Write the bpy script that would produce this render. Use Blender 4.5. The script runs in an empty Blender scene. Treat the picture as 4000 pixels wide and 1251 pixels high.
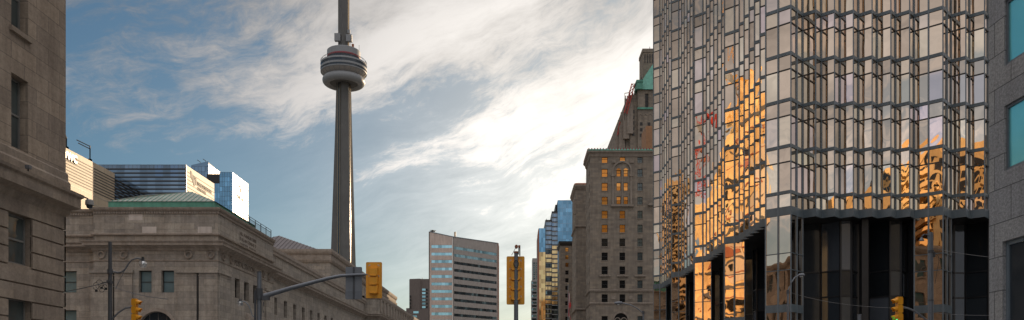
import bpy, math, random
from mathutils import Vector
R = math.radians
PI = math.pi
random.seed(7)
SC = bpy.context.scene
COL = SC.collection
F0, VX, VY, EYE = 3125.0, 2010.0, 1500.0, 1.65     # survey of the photograph: focal length, vanishing point, eye height

def at(px, py, Y):
    return Vector(((px-VX)*Y/F0, Y, EYE+(VY-py)*Y/F0))
def onX(px, X):                                     # depth of a street-parallel plane at a picture column
    return X*F0/(px-VX)
def zz(py, Y):
    return EYE+(VY-py)*Y/F0

# ------------------------------------------------------------------ materials
class NT:
    def __init__(s, name):
        s.m = bpy.data.materials.new(name); s.m.use_nodes = True
        s.t = s.m.node_tree; s.n = s.t.nodes; s.l = s.t.links
        s.b = s.n['Principled BSDF']
    def add(s, typ, **kw):
        n = s.n.new(typ)
        for k, v in kw.items():
            if hasattr(n, k) and not k.startswith('i_'): setattr(n, k, v)
        return n
    def link(s, a, b): s.l.new(a, b)
    def mix(s, fac, a, b, mode='MIX'):
        n = s.n.new('ShaderNodeMix'); n.data_type = 'RGBA'; n.blend_type = mode
        for sock, v in ((n.inputs[0], fac), (n.inputs[6], a), (n.inputs[7], b)):
            if hasattr(v, 'is_linked'): s.l.new(v, sock)
            elif isinstance(v, (int, float)): sock.default_value = v
            else: sock.default_value = (*v, 1) if len(v) == 3 else v
        return n.outputs[2]
    def ramp(s, fac, stops):
        n = s.n.new('ShaderNodeValToRGB'); e = n.color_ramp.elements
        while len(e) < len(stops): e.new(.5)
        for i, (p, c) in enumerate(stops):
            e[i].position = p; e[i].color = (*c, 1) if len(c) == 3 else c
        s.l.new(fac, n.inputs[0]); return n.outputs[0]
    def noise(s, vec, scale, detail=4, rough=.6, dist=0):
        n = s.n.new('ShaderNodeTexNoise'); n.inputs['Scale'].default_value = scale
        n.inputs['Detail'].default_value = detail; n.inputs['Roughness'].default_value = rough
        n.inputs['Distortion'].default_value = dist
        if vec is not None: s.l.new(vec, n.inputs['Vector'])
        return n.outputs['Fac']
    def uv(s):
        n = s.n.new('ShaderNodeUVMap'); n.uv_map = 'UVMap'; return n.outputs[0]
    def obj(s):
        return s.n.new('ShaderNodeTexCoord').outputs['Object']
    def scaled(s, vec, sc):
        n = s.n.new('ShaderNodeMapping'); n.inputs['Scale'].default_value = sc
        s.l.new(vec, n.inputs[0]); return n.outputs[0]
    def bump(s, h, strength=.3, dist=.02):
        n = s.n.new('ShaderNodeBump'); n.inputs['Strength'].default_value = strength
        n.inputs['Distance'].default_value = dist
        s.l.new(h, n.inputs['Height']); s.l.new(n.outputs[0], s.b.inputs['Normal'])

def mul(c, k): return tuple(min(1, v*k) for v in c)

def plain(name, c, rough=.6, metal=0, var=.18, scale=1.5, spec=.5, streak=True):
    t = NT(name); uv = t.uv()
    f = t.noise(uv, scale, 5)
    col = t.ramp(f, [(.25, mul(c, 1-var)), (.75, mul(c, 1+var))])
    if streak:
        g = t.noise(t.scaled(uv, (1.1, .12, 1)), 1.6, 3)
        col = t.mix(.5, col, t.ramp(g, [(.35, (.62, .6, .58)), (.62, (1, 1, 1))]), 'MULTIPLY')
    t.link(col, t.b.inputs['Base Color'])
    t.b.inputs['Roughness'].default_value = rough; t.b.inputs['Metallic'].default_value = metal
    t.b.inputs['Specular IOR Level'].default_value = spec
    return t.m

def ashlar(name, c, bw=1.3, bh=.55, mort=.012, var=.13, stain=.5, mcol=.55, bump=.25):
    t = NT(name); uv = t.uv()
    br = t.n.new('ShaderNodeTexBrick'); t.link(uv, br.inputs['Vector'])
    br.inputs['Scale'].default_value = 1; br.inputs['Brick Width'].default_value = bw
    br.inputs['Row Height'].default_value = bh; br.inputs['Mortar Size'].default_value = mort
    br.inputs['Mortar Smooth'].default_value = .3
    br.inputs['Color1'].default_value = (*mul(c, 1-var), 1)
    br.inputs['Color2'].default_value = (*mul((c[0]*1.02, c[1], c[2]*.95), 1+var), 1)
    br.inputs['Mortar'].default_value = (*mul(c, mcol), 1)
    n1 = t.noise(uv, .5, 8, .7)
    col = t.mix(stain, br.outputs['Color'], t.ramp(n1, [(.3, (.55, .53, .52)), (.65, (1.0, 1.0, 1.0))]), 'MULTIPLY')
    n2 = t.noise(t.scaled(uv, (1.3, .10, 1)), 1.3, 4, .6)
    col = t.mix(stain*.8, col, t.ramp(n2, [(.36, (.58, .56, .55)), (.58, (1, 1, 1))]), 'MULTIPLY')
    n3 = t.noise(uv, 18, 3)
    col = t.mix(.35, col, t.ramp(n3, [(.3, (.75, .75, .75)), (.7, (1.0, 1.0, 1.0))]), 'MULTIPLY')
    t.link(col, t.b.inputs['Base Color']); t.b.inputs['Roughness'].default_value = .85
    t.b.inputs['Specular IOR Level'].default_value = .2
    t.bump(n3, bump, .02)
    return t.m

def mirror(name, c, rough=.03, metal=.9, wav=.02, scale=.7, pane=True, var=.25, tint=(.8, .75, .85), dist=.05):
    """coated glass: a wavy, tinted mirror, each pane a little different"""
    t = NT(name); uv = t.uv()
    base = None
    if pane:
        a = t.n.new('ShaderNodeAttribute'); a.attribute_name = 'rnd'
        base = t.ramp(a.outputs['Fac'], [(0, mul(c, 1-var)), (.6, c), (.82, mul(c, 1+var*.3)), (1, tuple(ci*.4+.6*ti for ci, ti in zip(c, tint)))])
    else:
        base = t.ramp(t.noise(uv, .3, 3), [(.3, mul(c, 1-var)), (.7, mul(c, 1+var*.4))])
    t.link(base, t.b.inputs['Base Color'])
    t.b.inputs['Roughness'].default_value = rough; t.b.inputs['Metallic'].default_value = metal
    w = t.noise(t.scaled(uv, (1.0, .55, 1)), scale, 1.5, .4, .6)
    t.bump(w, wav, dist*10)
    return t.m

def glow(name, c, s):
    t = NT(name)
    t.b.inputs['Base Color'].default_value = (*c, 1)
    t.b.inputs['Emission Color'].default_value = (*c, 1); t.b.inputs['Emission Strength'].default_value = s
    return t.m

M = {}
M['limestone'] = ashlar('limestone', (.40, .325, .262), 1.9, .78, .020, .17, .55, .62)
M['limestone_base'] = ashlar('limestone_base', (.37, .305, .25), 2.2, .84, .0, .10, .65, .8)
M['station'] = ashlar('station_stone', (.40, .365, .325), 2.3, .72, .018, .15, .55, .64)
M['station_trim'] = plain('station_trim', (.35, .30, .255), .85, var=.2, scale=.9, spec=.2)
M['station_pale'] = plain('station_pale_block', (.60, .54, .49), .85, var=.08, spec=.2)
M['station_name'] = plain('station_engraving', (.13, .10, .08), .9, spec=.1, streak=False)
M['hotel'] = ashlar('hotel_stone', (.285, .245, .205), 1.5, .58, .012, .16, .5, .8)
M['hotel_trim'] = plain('hotel_trim', (.29, .245, .205), .85, var=.2, spec=.2)
M['granite'] = ashlar('granite', (.36, .36, .37), 2.1, 1.32, .022, .08, .3, .35, .6)
def speckle(m, lo=.55, hi=1.35, scale=9):
    nt = m.node_tree; b = nt.nodes['Principled BSDF']; src = b.inputs['Base Color'].links[0].from_socket
    uvn = nt.nodes.new('ShaderNodeUVMap'); uvn.uv_map = 'UVMap'
    n = nt.nodes.new('ShaderNodeTexNoise'); n.inputs['Scale'].default_value = scale; n.inputs['Detail'].default_value = 6; n.inputs['Roughness'].default_value = .8
    nt.links.new(uvn.outputs[0], n.inputs['Vector'])
    r = nt.nodes.new('ShaderNodeMapRange'); r.inputs['From Min'].default_value = .32; r.inputs['From Max'].default_value = .68; r.inputs['To Min'].default_value = lo; r.inputs['To Max'].default_value = hi
    nt.links.new(n.outputs['Fac'], r.inputs['Value'])
    x = nt.nodes.new('ShaderNodeMix'); x.data_type = 'RGBA'; x.blend_type = 'MULTIPLY'; x.inputs[0].default_value = 1
    nt.links.new(src, x.inputs[6]); nt.links.new(r.outputs[0], x.inputs[7]); nt.links.new(x.outputs[2], b.inputs['Base Color'])
speckle(M['granite']); speckle(M['limestone'], .78, 1.2, 5); speckle(M['limestone_base'], .78, 1.2, 5); speckle(M['station'], .78, 1.2, 2.2); speckle(M['station_trim'], .75, 1.2, 2)
M['copper'] = plain('verdigris_copper', (.10, .31, .235), .7, var=.25, scale=.8)
def seam_roof(name, c, pitch):
    t = NT(name); uv = t.uv()
    wv = t.n.new('ShaderNodeTexWave'); wv.bands_direction = 'X'; wv.wave_profile = 'SAW'
    wv.inputs['Scale'].default_value = 1/pitch/6.283*3.14159*2/3.14159*3.14159
    t.link(uv, wv.inputs['Vector'])
    n = t.noise(uv, .6, 5)
    col = t.mix(.55, t.ramp(n, [(.3, mul(c, .75)), (.7, mul(c, 1.25))]), t.ramp(wv.outputs['Fac'], [(0, (.35, .35, .35)), (.12, (1, 1, 1)), (1, (1, 1, 1))]), 'MULTIPLY')
    t.link(col, t.b.inputs['Base Color']); t.b.inputs['Roughness'].default_value = .6
    return t.m
M['roof_copper'] = seam_roof('copper_seam_roof', (.25, .27, .23), .7)
M['roof_brown'] = seam_roof('brown_seam_roof', (.10, .082, .082), .9)
M['concrete'] = plain('tower_concrete', (.135, .133, .127), .85, var=.12, scale=.06)
M['white'] = plain('tower_white', (.27, .28, .29), .45, var=.06, scale=.1)
M['red'] = plain('red_paint', (.25, .03, .04), .5, streak=False)
M['dark_glass'] = mirror('dark_glass', (.05, .062, .075), .06, .35, .01, .5, False)
M['black_glass'] = mirror('black_glass', (.045, .055, .066), .05, .32, .02, .3, True, .6, (.2, .22, .26))
M['black_metal'] = plain('black_metal', (.016, .016, .018), .45)
M['lift_glass'] = mirror('lift_glass', (.05, .075, .10), .15, .4, .01, .1, False)
M['gold_metal_glint'] = plain('lift_glint_rail', (.75, .55, .3), .3, .8)  # gold stands in for sun glint on the lift glass; finial metal too
M['gold'] = mirror('gold_glass', (.98, .795, .63), .012, 1.0, .034, .6, True, .34, (.95, .80, .92), .05)
M['gold_col'] = mirror('gold_column_glass', (.92, .68, .50), .012, 1.0, .03, .5, True, .22, (.86, .72, .72), .05)
M['steel'] = plain('curtain_steel', (.18, .22, .255), .35, .1, .1, 1.2)
M['steel_dark'] = plain('dark_transom', (.06, .058, .055), .5, .2, .1)
M['spandrel'] = plain('spandrel_metal', (.135, .168, .19), .35, .1, .12, .8)
M['cream'] = plain('cream_panel', (.51, .41, .285), .55, var=.06, scale=.25)
M['white_panel'] = plain('white_panel', (.68, .655, .62), .35, .0, .04, .2, spec=.9)
M['louvre'] = plain('dark_louvre', (.05, .045, .04), .6)
M['blue_glass'] = mirror('blue_glass', (.24, .33, .42), .04, .92, .01, .15, True, .25, (.35, .55, .75))
M['navy_glass'] = mirror('navy_glass', (.26, .325, .39), .04, .92, .012, .12, True, .3, (.2, .3, .45))
M['sky_glass'] = mirror('sky_glass', (.19, .36, .50), .05, .9, .006, .12, True, .2, (.3, .6, .85))
M['teal_glass'] = mirror('teal_glass', (.24, .80, .84), .2, .5, .006, .3, False, .12)
M['band_glass'] = mirror('band_glass', (.38, .62, .68), .04, .92, .012, .25, True, .5, (.5, .75, .8))
M['band_dark'] = mirror('band_dark_glass', (.07, .085, .09), .04, .85, .02, .25, True, .6, (.3, .4, .4))
M['amber_reflection_glass'] = mirror('amber_reflection_glass', (.64, .25, .05), .05, .9, .02, 1.2, True, .45, (1, .5, .15))  # reflection of sunlit buildings painted into the pane colour
M['gold_reflection_far'] = mirror('far_gold_reflection', (.95, .62, .30), .06, .95, .03, .2, True, .5, (1, .7, .3))  # gold reflection painted into the far tower's pane colour
M['panel_grey'] = plain('warm_grey_panel', (.39, .365, .345), .5, .1, .08, .5)
M['panel_lit'] = plain('warm_lit_panel', (.60, .49, .43), .35, .25, .12, .12)  # the grey panel again, warm reflected light put into its colour
M['brown_tower'] = plain('brown_precast', (.17, .14, .125), .8, var=.08)
M['window_frame'] = plain('window_frame', (.20, .19, .175), .6, streak=False)
M['dark_frame'] = plain('dark_window_frame', (.035, .032, .03), .6, streak=False)
M['room_glass'] = mirror('old_window_glass', (.15, .18, .18), .06, .35, .02, 1.0, False, .5)
M['blind_glass'] = mirror('blind_window_glass', (.19, .28, .30), .25, .3, .004, 1.0, False, .25)
M['dim_glass'] = mirror('dim_window_glass', (.035, .032, .03), .06, .55, .02, 1.0, False, .5)
M['pole'] = plain('galvanised_pole', (.20, .215, .24), .5, .5, .15, 3)
M['pole_dark'] = plain('weathered_pole', (.10, .105, .115), .6, .3, .15, 3)
M['signal_yellow'] = plain('signal_yellow', (.92, .40, .02), .42, 0, .08, 3)
M['signal_dark'] = plain('signal_black', (.02, .02, .02), .5)
M['sign_back'] = plain('sign_back', (.22, .235, .26), .5, .35, .1, 2)
M['lamp_glass'] = mirror('lamp_glass', (.75, .75, .75), .12, .7, .01, 3, False)
M['cable'] = plain('cable', (.025, .025, .027), .6, streak=False)
M['wire_pale'] = plain('span_wire', (.15, .15, .155), .5, .3, streak=False)
M['cam_white'] = plain('camera_white', (.30, .29, .28), .5, streak=False)
M['green_lamp'] = glow('green_lamp', (.03, .75, .35), 1.6)
M['red_lens'] = plain('red_lens', (.25, .02, .015), .2, streak=False)
M['amber_lens'] = plain('amber_lens', (.3, .14, .01), .2, streak=False)
M['flag_white'] = plain('flag_white', (.75, .73, .72), .9, streak=False)
M['flag_red'] = plain('flag_red', (.5, .02, .025), .9, streak=False)
M['asphalt'] = plain('asphalt', (.05, .05, .052), .9, var=.2, scale=2, streak=False)
M['pavement'] = plain('pavement', (.27, .26, .245), .9, var=.15, scale=1, streak=False)
M['paint'] = plain('road_paint', (.75, .74, .7), .7, streak=False)
M['earth'] = plain('earth', (.13, .125, .115), .95, var=.2, scale=.05, streak=False)
M['tan'] = plain('tan_cladding', (.74, .49, .22), .7, var=.42, scale=.28)
M['tan_mid'] = plain('ochre_cladding', (.66, .45, .21), .7, var=.3, scale=.15)
M['tan_dark'] = plain('bronze_cladding', (.42, .30, .16), .7, var=.3, scale=.1)
M['brick_red'] = plain('rust_cladding', (.34, .12, .06), .8, var=.2, scale=.2)
M['crane_red'] = plain('crane_red', (.45, .05, .03), .5)
M['crane_yellow'] = plain('crane_yellow', (.75, .42, .08), .5)

# ------------------------------------------------------------------ mesh building
class Fr:
    """a facade: u runs along it, v is height, d sticks out of it"""
    def __init__(s, ox, oy, ux, uy):
        l = math.hypot(ux, uy); s.o = (ox, oy); s.u = (ux/l, uy/l); s.n = (uy/l, -ux/l)
        s.ang = math.atan2(uy, ux)
    def p(s, u, v, d=0):
        return (s.o[0]+u*s.u[0]+d*s.n[0], s.o[1]+u*s.u[1]+d*s.n[1], v)

class MB:
    def __init__(s): s.v = []; s.f = []; s.r = []
    def face(s, pts, r=None):
        i = len(s.v); s.v += [tuple(p) for p in pts]; s.f.append(tuple(range(i, i+len(pts)))); s.r.append(random.random() if r is None else r)
    def hexa(s, p, r=None):
        for q in ((0,1,2,3), (7,6,5,4), (0,4,5,1), (1,5,6,2), (2,6,7,3), (3,7,4,0)):
            s.face([p[k] for k in q], r)
    def box(s, x0, x1, y0, y1, z0, z1):
        s.hexa([(x0,y0,z0),(x0,y1,z0),(x1,y1,z0),(x1,y0,z0),(x0,y0,z1),(x0,y1,z1),(x1,y1,z1),(x1,y0,z1)])
        return s
    def fbox(s, F, u0, u1, v0, v1, d0, d1, r=None):
        s.hexa([F.p(u0,v0,d1),F.p(u0,v0,d0),F.p(u1,v0,d0),F.p(u1,v0,d1),F.p(u0,v1,d1),F.p(u0,v1,d0),F.p(u1,v1,d0),F.p(u1,v1,d1)], r)
        return s
    def prism(s, pts, z0, z1, top=True):
        n = len(pts)
        for i in range(n):
            a, b = pts[i], pts[(i+1) % n]
            s.face([(*a,z0),(*b,z0),(*b,z1),(*a,z1)])
        if top:
            s.face([(*p,z1) for p in pts]); s.face([(*p,z0) for p in reversed(pts)])
        return s
    def wall(s, F, u0, u1, v0, v1, ops=(), depth=.35, d=0):
        us = sorted({u0,u1}|{o[0] for o in ops if u0<o[0]<u1}|{o[1] for o in ops if u0<o[1]<u1})
        vs = sorted({v0,v1}|{o[2] for o in ops if v0<o[2]<v1}|{o[3] for o in ops if v0<o[3]<v1})
        for a, b in zip(us, us[1:]):
            for c, e in zip(vs, vs[1:]):
                m, k = (a+b)/2, (c+e)/2
                if any(o[0]<m<o[1] and o[2]<k<o[3] for o in ops): continue
                s.face([F.p(a,c,d),F.p(b,c,d),F.p(b,e,d),F.p(a,e,d)], .5)
        for o in ops:
            a, b, c, e = max(o[0],u0), min(o[1],u1), max(o[2],v0), min(o[3],v1)
            if a >= b or c >= e: continue
            i = d-depth
            s.face([F.p(a,c,d),F.p(a,c,i),F.p(a,e,i),F.p(a,e,d)]); s.face([F.p(b,c,d),F.p(b,e,d),F.p(b,e,i),F.p(b,c,i)])
            s.face([F.p(a,e,d),F.p(a,e,i),F.p(b,e,i),F.p(b,e,d)]); s.face([F.p(a,c,d),F.p(b,c,d),F.p(b,c,i),F.p(a,c,i)])
        return s
    def arch(s, F, uc, r, vs, top, depth, d=0, n=20):
        """fills the corners of a rectangular opening above a half-round head"""
        P = [(uc+r*math.cos(PI-PI*k/n), vs+r*math.sin(PI*k/n)) for k in range(n+1)]
        for (a, c), (b, e) in zip(P, P[1:]):
            s.face([F.p(a,c,d),F.p(b,e,d),F.p(b,top,d),F.p(a,top,d)], .5)
            s.face([F.p(a,c,d),F.p(a,c,d-depth),F.p(b,e,d-depth),F.p(b,e,d)])
        return s
    def ring(s, F, uc, vc, r0, r1, d0, d1, a0=0, a1=2*PI, n=28):
        for k in range(n):
            a, b = a0+(a1-a0)*k/n, a0+(a1-a0)*(k+1)/n
            q = lambda r, t, d: F.p(uc+r*math.cos(t), vc+r*math.sin(t), d)
            s.hexa([q(r0,a,d0),q(r0,a,d1),q(r0,b,d1),q(r0,b,d0),q(r1,a,d0),q(r1,a,d1),q(r1,b,d1),q(r1,b,d0)])
        return s
    def tube(s, pts, rad, n=10, cap=True):
        pts = [Vector(p) for p in pts]
        rr = rad if isinstance(rad, (list, tuple)) else [rad]*len(pts)
        rings = []
        for i, p in enumerate(pts):
            t = (pts[min(i+1,len(pts)-1)]-pts[max(i-1,0)]).normalized()
            ref = Vector((0,0,1)) if abs(t.z) < .9 else Vector((1,0,0))
            a = t.cross(ref).normalized(); b = t.cross(a)
            i0 = len(s.v)
            for k in range(n):
                q = 2*PI*k/n; s.v.append(tuple(p+rr[i]*(a*math.cos(q)+b*math.sin(q))))
            rings.append(i0)
        for i, j in zip(rings, rings[1:]):
            for k in range(n):
                s.f.append((i+k, i+(k+1)%n, j+(k+1)%n, j+k)); s.r.append(.5)
        if cap:
            s.f.append(tuple(rings[0]+k for k in range(n))); s.r.append(.5)
            s.f.append(tuple(rings[-1]+n-1-k for k in range(n))); s.r.append(.5)
        return s
    def lathe(s, c, prof, n=48, axis='z'):
        i0 = len(s.v)
        for r, h in prof:
            for k in range(n):
                q = 2*PI*k/n
                if axis == 'z': s.v.append((c[0]+r*math.cos(q), c[1]+r*math.sin(q), c[2]+h))
                elif axis == 'x': s.v.append((c[0]+h, c[1]+r*math.cos(q), c[2]+r*math.sin(q)))
                else: s.v.append((c[0]+r*math.cos(q), c[1]+h, c[2]+r*math.sin(q)))
        for i in range(len(prof)-1):
            for k in range(n):
                a, b = i0+i*n, i0+(i+1)*n
                s.f.append((a+k, a+(k+1)%n, b+(k+1)%n, b+k)); s.r.append(.5)
        return s
    def sweep(s, path, prof, closed=False):
        """mouldings: a profile of (d, z) run along a plan polyline, mitred at the corners"""
        n = len(path); off = []
        for i in range(n):
            def nrm(a, b):
                ux, uy = b[0]-a[0], b[1]-a[1]; l = math.hypot(ux, uy); return (uy/l, -ux/l)
            if i == 0: m = nrm(path[0], path[1]); k = 1
            elif i == n-1: m = nrm(path[-2], path[-1]); k = 1
            else:
                p, q = nrm(path[i-1], path[i]), nrm(path[i], path[i+1])
                sx, sy = p[0]+q[0], p[1]+q[1]; dd = 1+p[0]*q[0]+p[1]*q[1]
                m = (sx/dd, sy/dd)
            off.append(m)
        for i in range(n-1):
            for (d0, z0), (d1, z1) in zip(prof, prof[1:]):
                a, b, ma, mb = path[i], path[i+1], off[i], off[i+1]
                s.face([(a[0]+ma[0]*d0,a[1]+ma[1]*d0,z0),(b[0]+mb[0]*d0,b[1]+mb[1]*d0,z0),(b[0]+mb[0]*d1,b[1]+mb[1]*d1,z1),(a[0]+ma[0]*d1,a[1]+ma[1]*d1,z1)], .5)
        for a, m in ((path[0], off[0]), (path[-1], off[-1])):
            s.face([(a[0]+m[0]*d,a[1]+m[1]*d,z) for d, z in prof])
        return s
    def mesh(s, name, mat, base=(0,0,0)):
        me = bpy.data.meshes.new(name)
        me.from_pydata([(x-base[0], y-base[1], z-base[2]) for x, y, z in s.v], [], s.f)
        uvl = me.uv_layers.new(name='UVMap')
        at_ = me.attributes.new('rnd', 'FLOAT', 'FACE')
        at_.data.foreach_set('value', s.r)
        uvs = [0.0]*(2*len(me.loops))
        for p in me.polygons:
            n = p.normal
            flat = abs(n.z) > .9
            l = math.hypot(n.x, n.y) or 1
            tx, ty = -n.y/l, n.x/l
            if abs(tx) >= abs(ty):
                if tx < 0: tx, ty = -tx, -ty
            elif ty < 0: tx, ty = -tx, -ty
            for li in p.loop_indices:
                x, y, z = s.v[me.loops[li].vertex_index]
                if flat: uvs[2*li], uvs[2*li+1] = x, y
                else: uvs[2*li], uvs[2*li+1] = x*tx+y*ty, z
        uvl.data.foreach_set('uv', uvs)
        me.materials.append(mat)
        return me

def wloc(o):
    v = Vector((0,0,0))
    while o: v += o.location; o = o.parent
    return v
def ob(name, mb, mat, parent=None, smooth=False, kind=None, label=None):
    if isinstance(mat, str): mat = M[mat]
    me = mb.mesh(name, mat, wloc(parent) if parent else (0,0,0))
    if smooth:
        me.polygons.foreach_set('use_smooth', [True]*len(me.polygons))
        try: me.set_sharp_from_angle(angle=R(40))
        except Exception: pass
    o = bpy.data.objects.new(name, me); COL.objects.link(o); o.parent = parent
    if kind: o['kind'] = kind
    if label: o['label'] = label
    return o
def thing(name, label, cat, loc=(0,0,0), group=None):
    o = bpy.data.objects.new(name, None); COL.objects.link(o); o.location = loc
    o.empty_display_size = .5; o['label'] = label; o['category'] = cat
    if group: o['group'] = group
    return o
def solo(o, label, cat, group=None):
    o['label'] = label; o['category'] = cat
    if group: o['group'] = group
    return o

_win = {}
def window(parent, F, u0, u1, v0, v1, d, frame='window_frame', pane='room_glass', style='sash', name='window', fw=.07):
    """frame + pane, one window; local x along the wall, y inward"""
    w, h = round(u1-u0, 3), round(v1-v0, 3)
    key = (w, h, frame, pane, style, random.randrange(4) if pane.startswith('amber') else 0)
    if key not in _win:
        L = Fr(0, 0, 1, 0); f = MB()
        f.fbox(L, 0, fw, 0, h, -.06, .03).fbox(L, w-fw, w, 0, h, -.06, .03)
        f.fbox(L, fw, w-fw, 0, fw, -.06, .03).fbox(L, fw, w-fw, h-fw, h, -.06, .03)
        if style in ('sash', 'cross'): f.fbox(L, fw, w-fw, h*.5-fw*.5, h*.5+fw*.5, -.06, .028)
        if style in ('cross', 'mull'): f.fbox(L, w/2-fw*.4, w/2+fw*.4, fw, h-fw, -.06, .026)
        if style == 'grid':
            for k in range(1, 4): f.fbox(L, w*k/4-.02, w*k/4+.02, fw, h-fw, -.06, .024)
            for k in range(1, 5): f.fbox(L, fw, w-fw, h*k/5-.02, h*k/5+.02, -.06, .02)
        g = MB(); tl = random.uniform(-.01, .01); th = random.uniform(-.01, .01)
        for a, b in ((0, h/2), (h/2, h)):
            k = random.uniform(-.012, .012)
            g.face([L.p(fw*.5, a, -.03+tl+k), L.p(w-fw*.5, a, -.03-tl+k), L.p(w-fw*.5, b, -.03-tl-th), L.p(fw*.5, b, -.03+tl-th)])
        _win[key] = (f.mesh(name, M[frame]), g.mesh('pane', M[pane]))
    fm, gm = _win[key]
    o = bpy.data.objects.new(name, fm); COL.objects.link(o)
    b = wloc(parent); p = F.p(u0, v0, d)
    o.location = (p[0]-b.x, p[1]-b.y, p[2]-b.z); o.rotation_euler = (0, 0, F.ang); o.parent = parent
    g = bpy.data.objects.new('pane', gm); COL.objects.link(g); g.parent = o
    return o

def lettering(parent, body, F, u, v, d, size, mat, name='sign_lettering', ext=.03, sx=1.0, align='LEFT', bold=0.0):
    cu = bpy.data.curves.new('t', 'FONT'); cu.body = body; cu.size = size; cu.extrude = ext; cu.align_x = align
    cu.offset = bold
    t = bpy.data.objects.new('t', cu); COL.objects.link(t)
    bpy.context.view_layer.update()
    me = bpy.data.meshes.new_from_object(t.evaluated_get(bpy.context.evaluated_depsgraph_get()))
    bpy.data.objects.remove(t)
    for vv in me.vertices: vv.co = Vector((vv.co.x*sx, -vv.co.z, vv.co.y))
    me.name = name; me.materials.clear(); me.materials.append(M[mat])
    o = bpy.data.objects.new(name, me); COL.objects.link(o)
    b = wloc(parent); p = F.p(u, v, d)
    o.location = (p[0]-b.x, p[1]-b.y, p[2]-b.z); o.rotation_euler = (0, 0, F.ang); o.parent = parent
    return o

# ------------------------------------------------------------------ ground
def struct(name, mb, mat): return ob(name, mb, mat, None, kind='structure')
struct('ground', MB().box(-6000, 6000, -6000, 9000, -.6, -.16), 'earth')
rd = MB(); rd.face([(-10,-300,-.12),(10,-300,-.12),(10,1400,-.12),(-10,1400,-.12)])
struct('road', rd, 'asphalt')
rd = MB(); rd.face([(-400,48,-.116),(400,48,-.116),(400,61,-.116),(-400,61,-.116)])
struct('cross_road', rd, 'asphalt')
pv = MB()
for x0, x1 in ((-60, -10), (10, 90)):
    pv.box(x0, x1, -300, 48, -.15, 0); pv.box(x0, x1, 61, 520, -.15, 0)
struct('pavement', pv, 'pavement')
struct('traffic_island', MB().box(-.8, .8, 20, 42, -.15, .03), 'pavement')
mk = MB()
for s in range(40):
    for x in (-5, 5):
        y = -60+s*9
        if 44 < y < 62: continue
        mk.face([(x-.06,y,-.108),(x+.06,y,-.108),(x+.06,y+3,-.108),(x-.06,y+3,-.108)])
for k in range(18):
    x = -9.4+k*1.1
    for y0 in (43.6, 62.5): mk.face([(x,y0,-.108),(x+.5,y0,-.108),(x+.5,y0+3,-.108),(x,y0+3,-.108)])
struct('road_markings', mk, 'paint')

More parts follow.
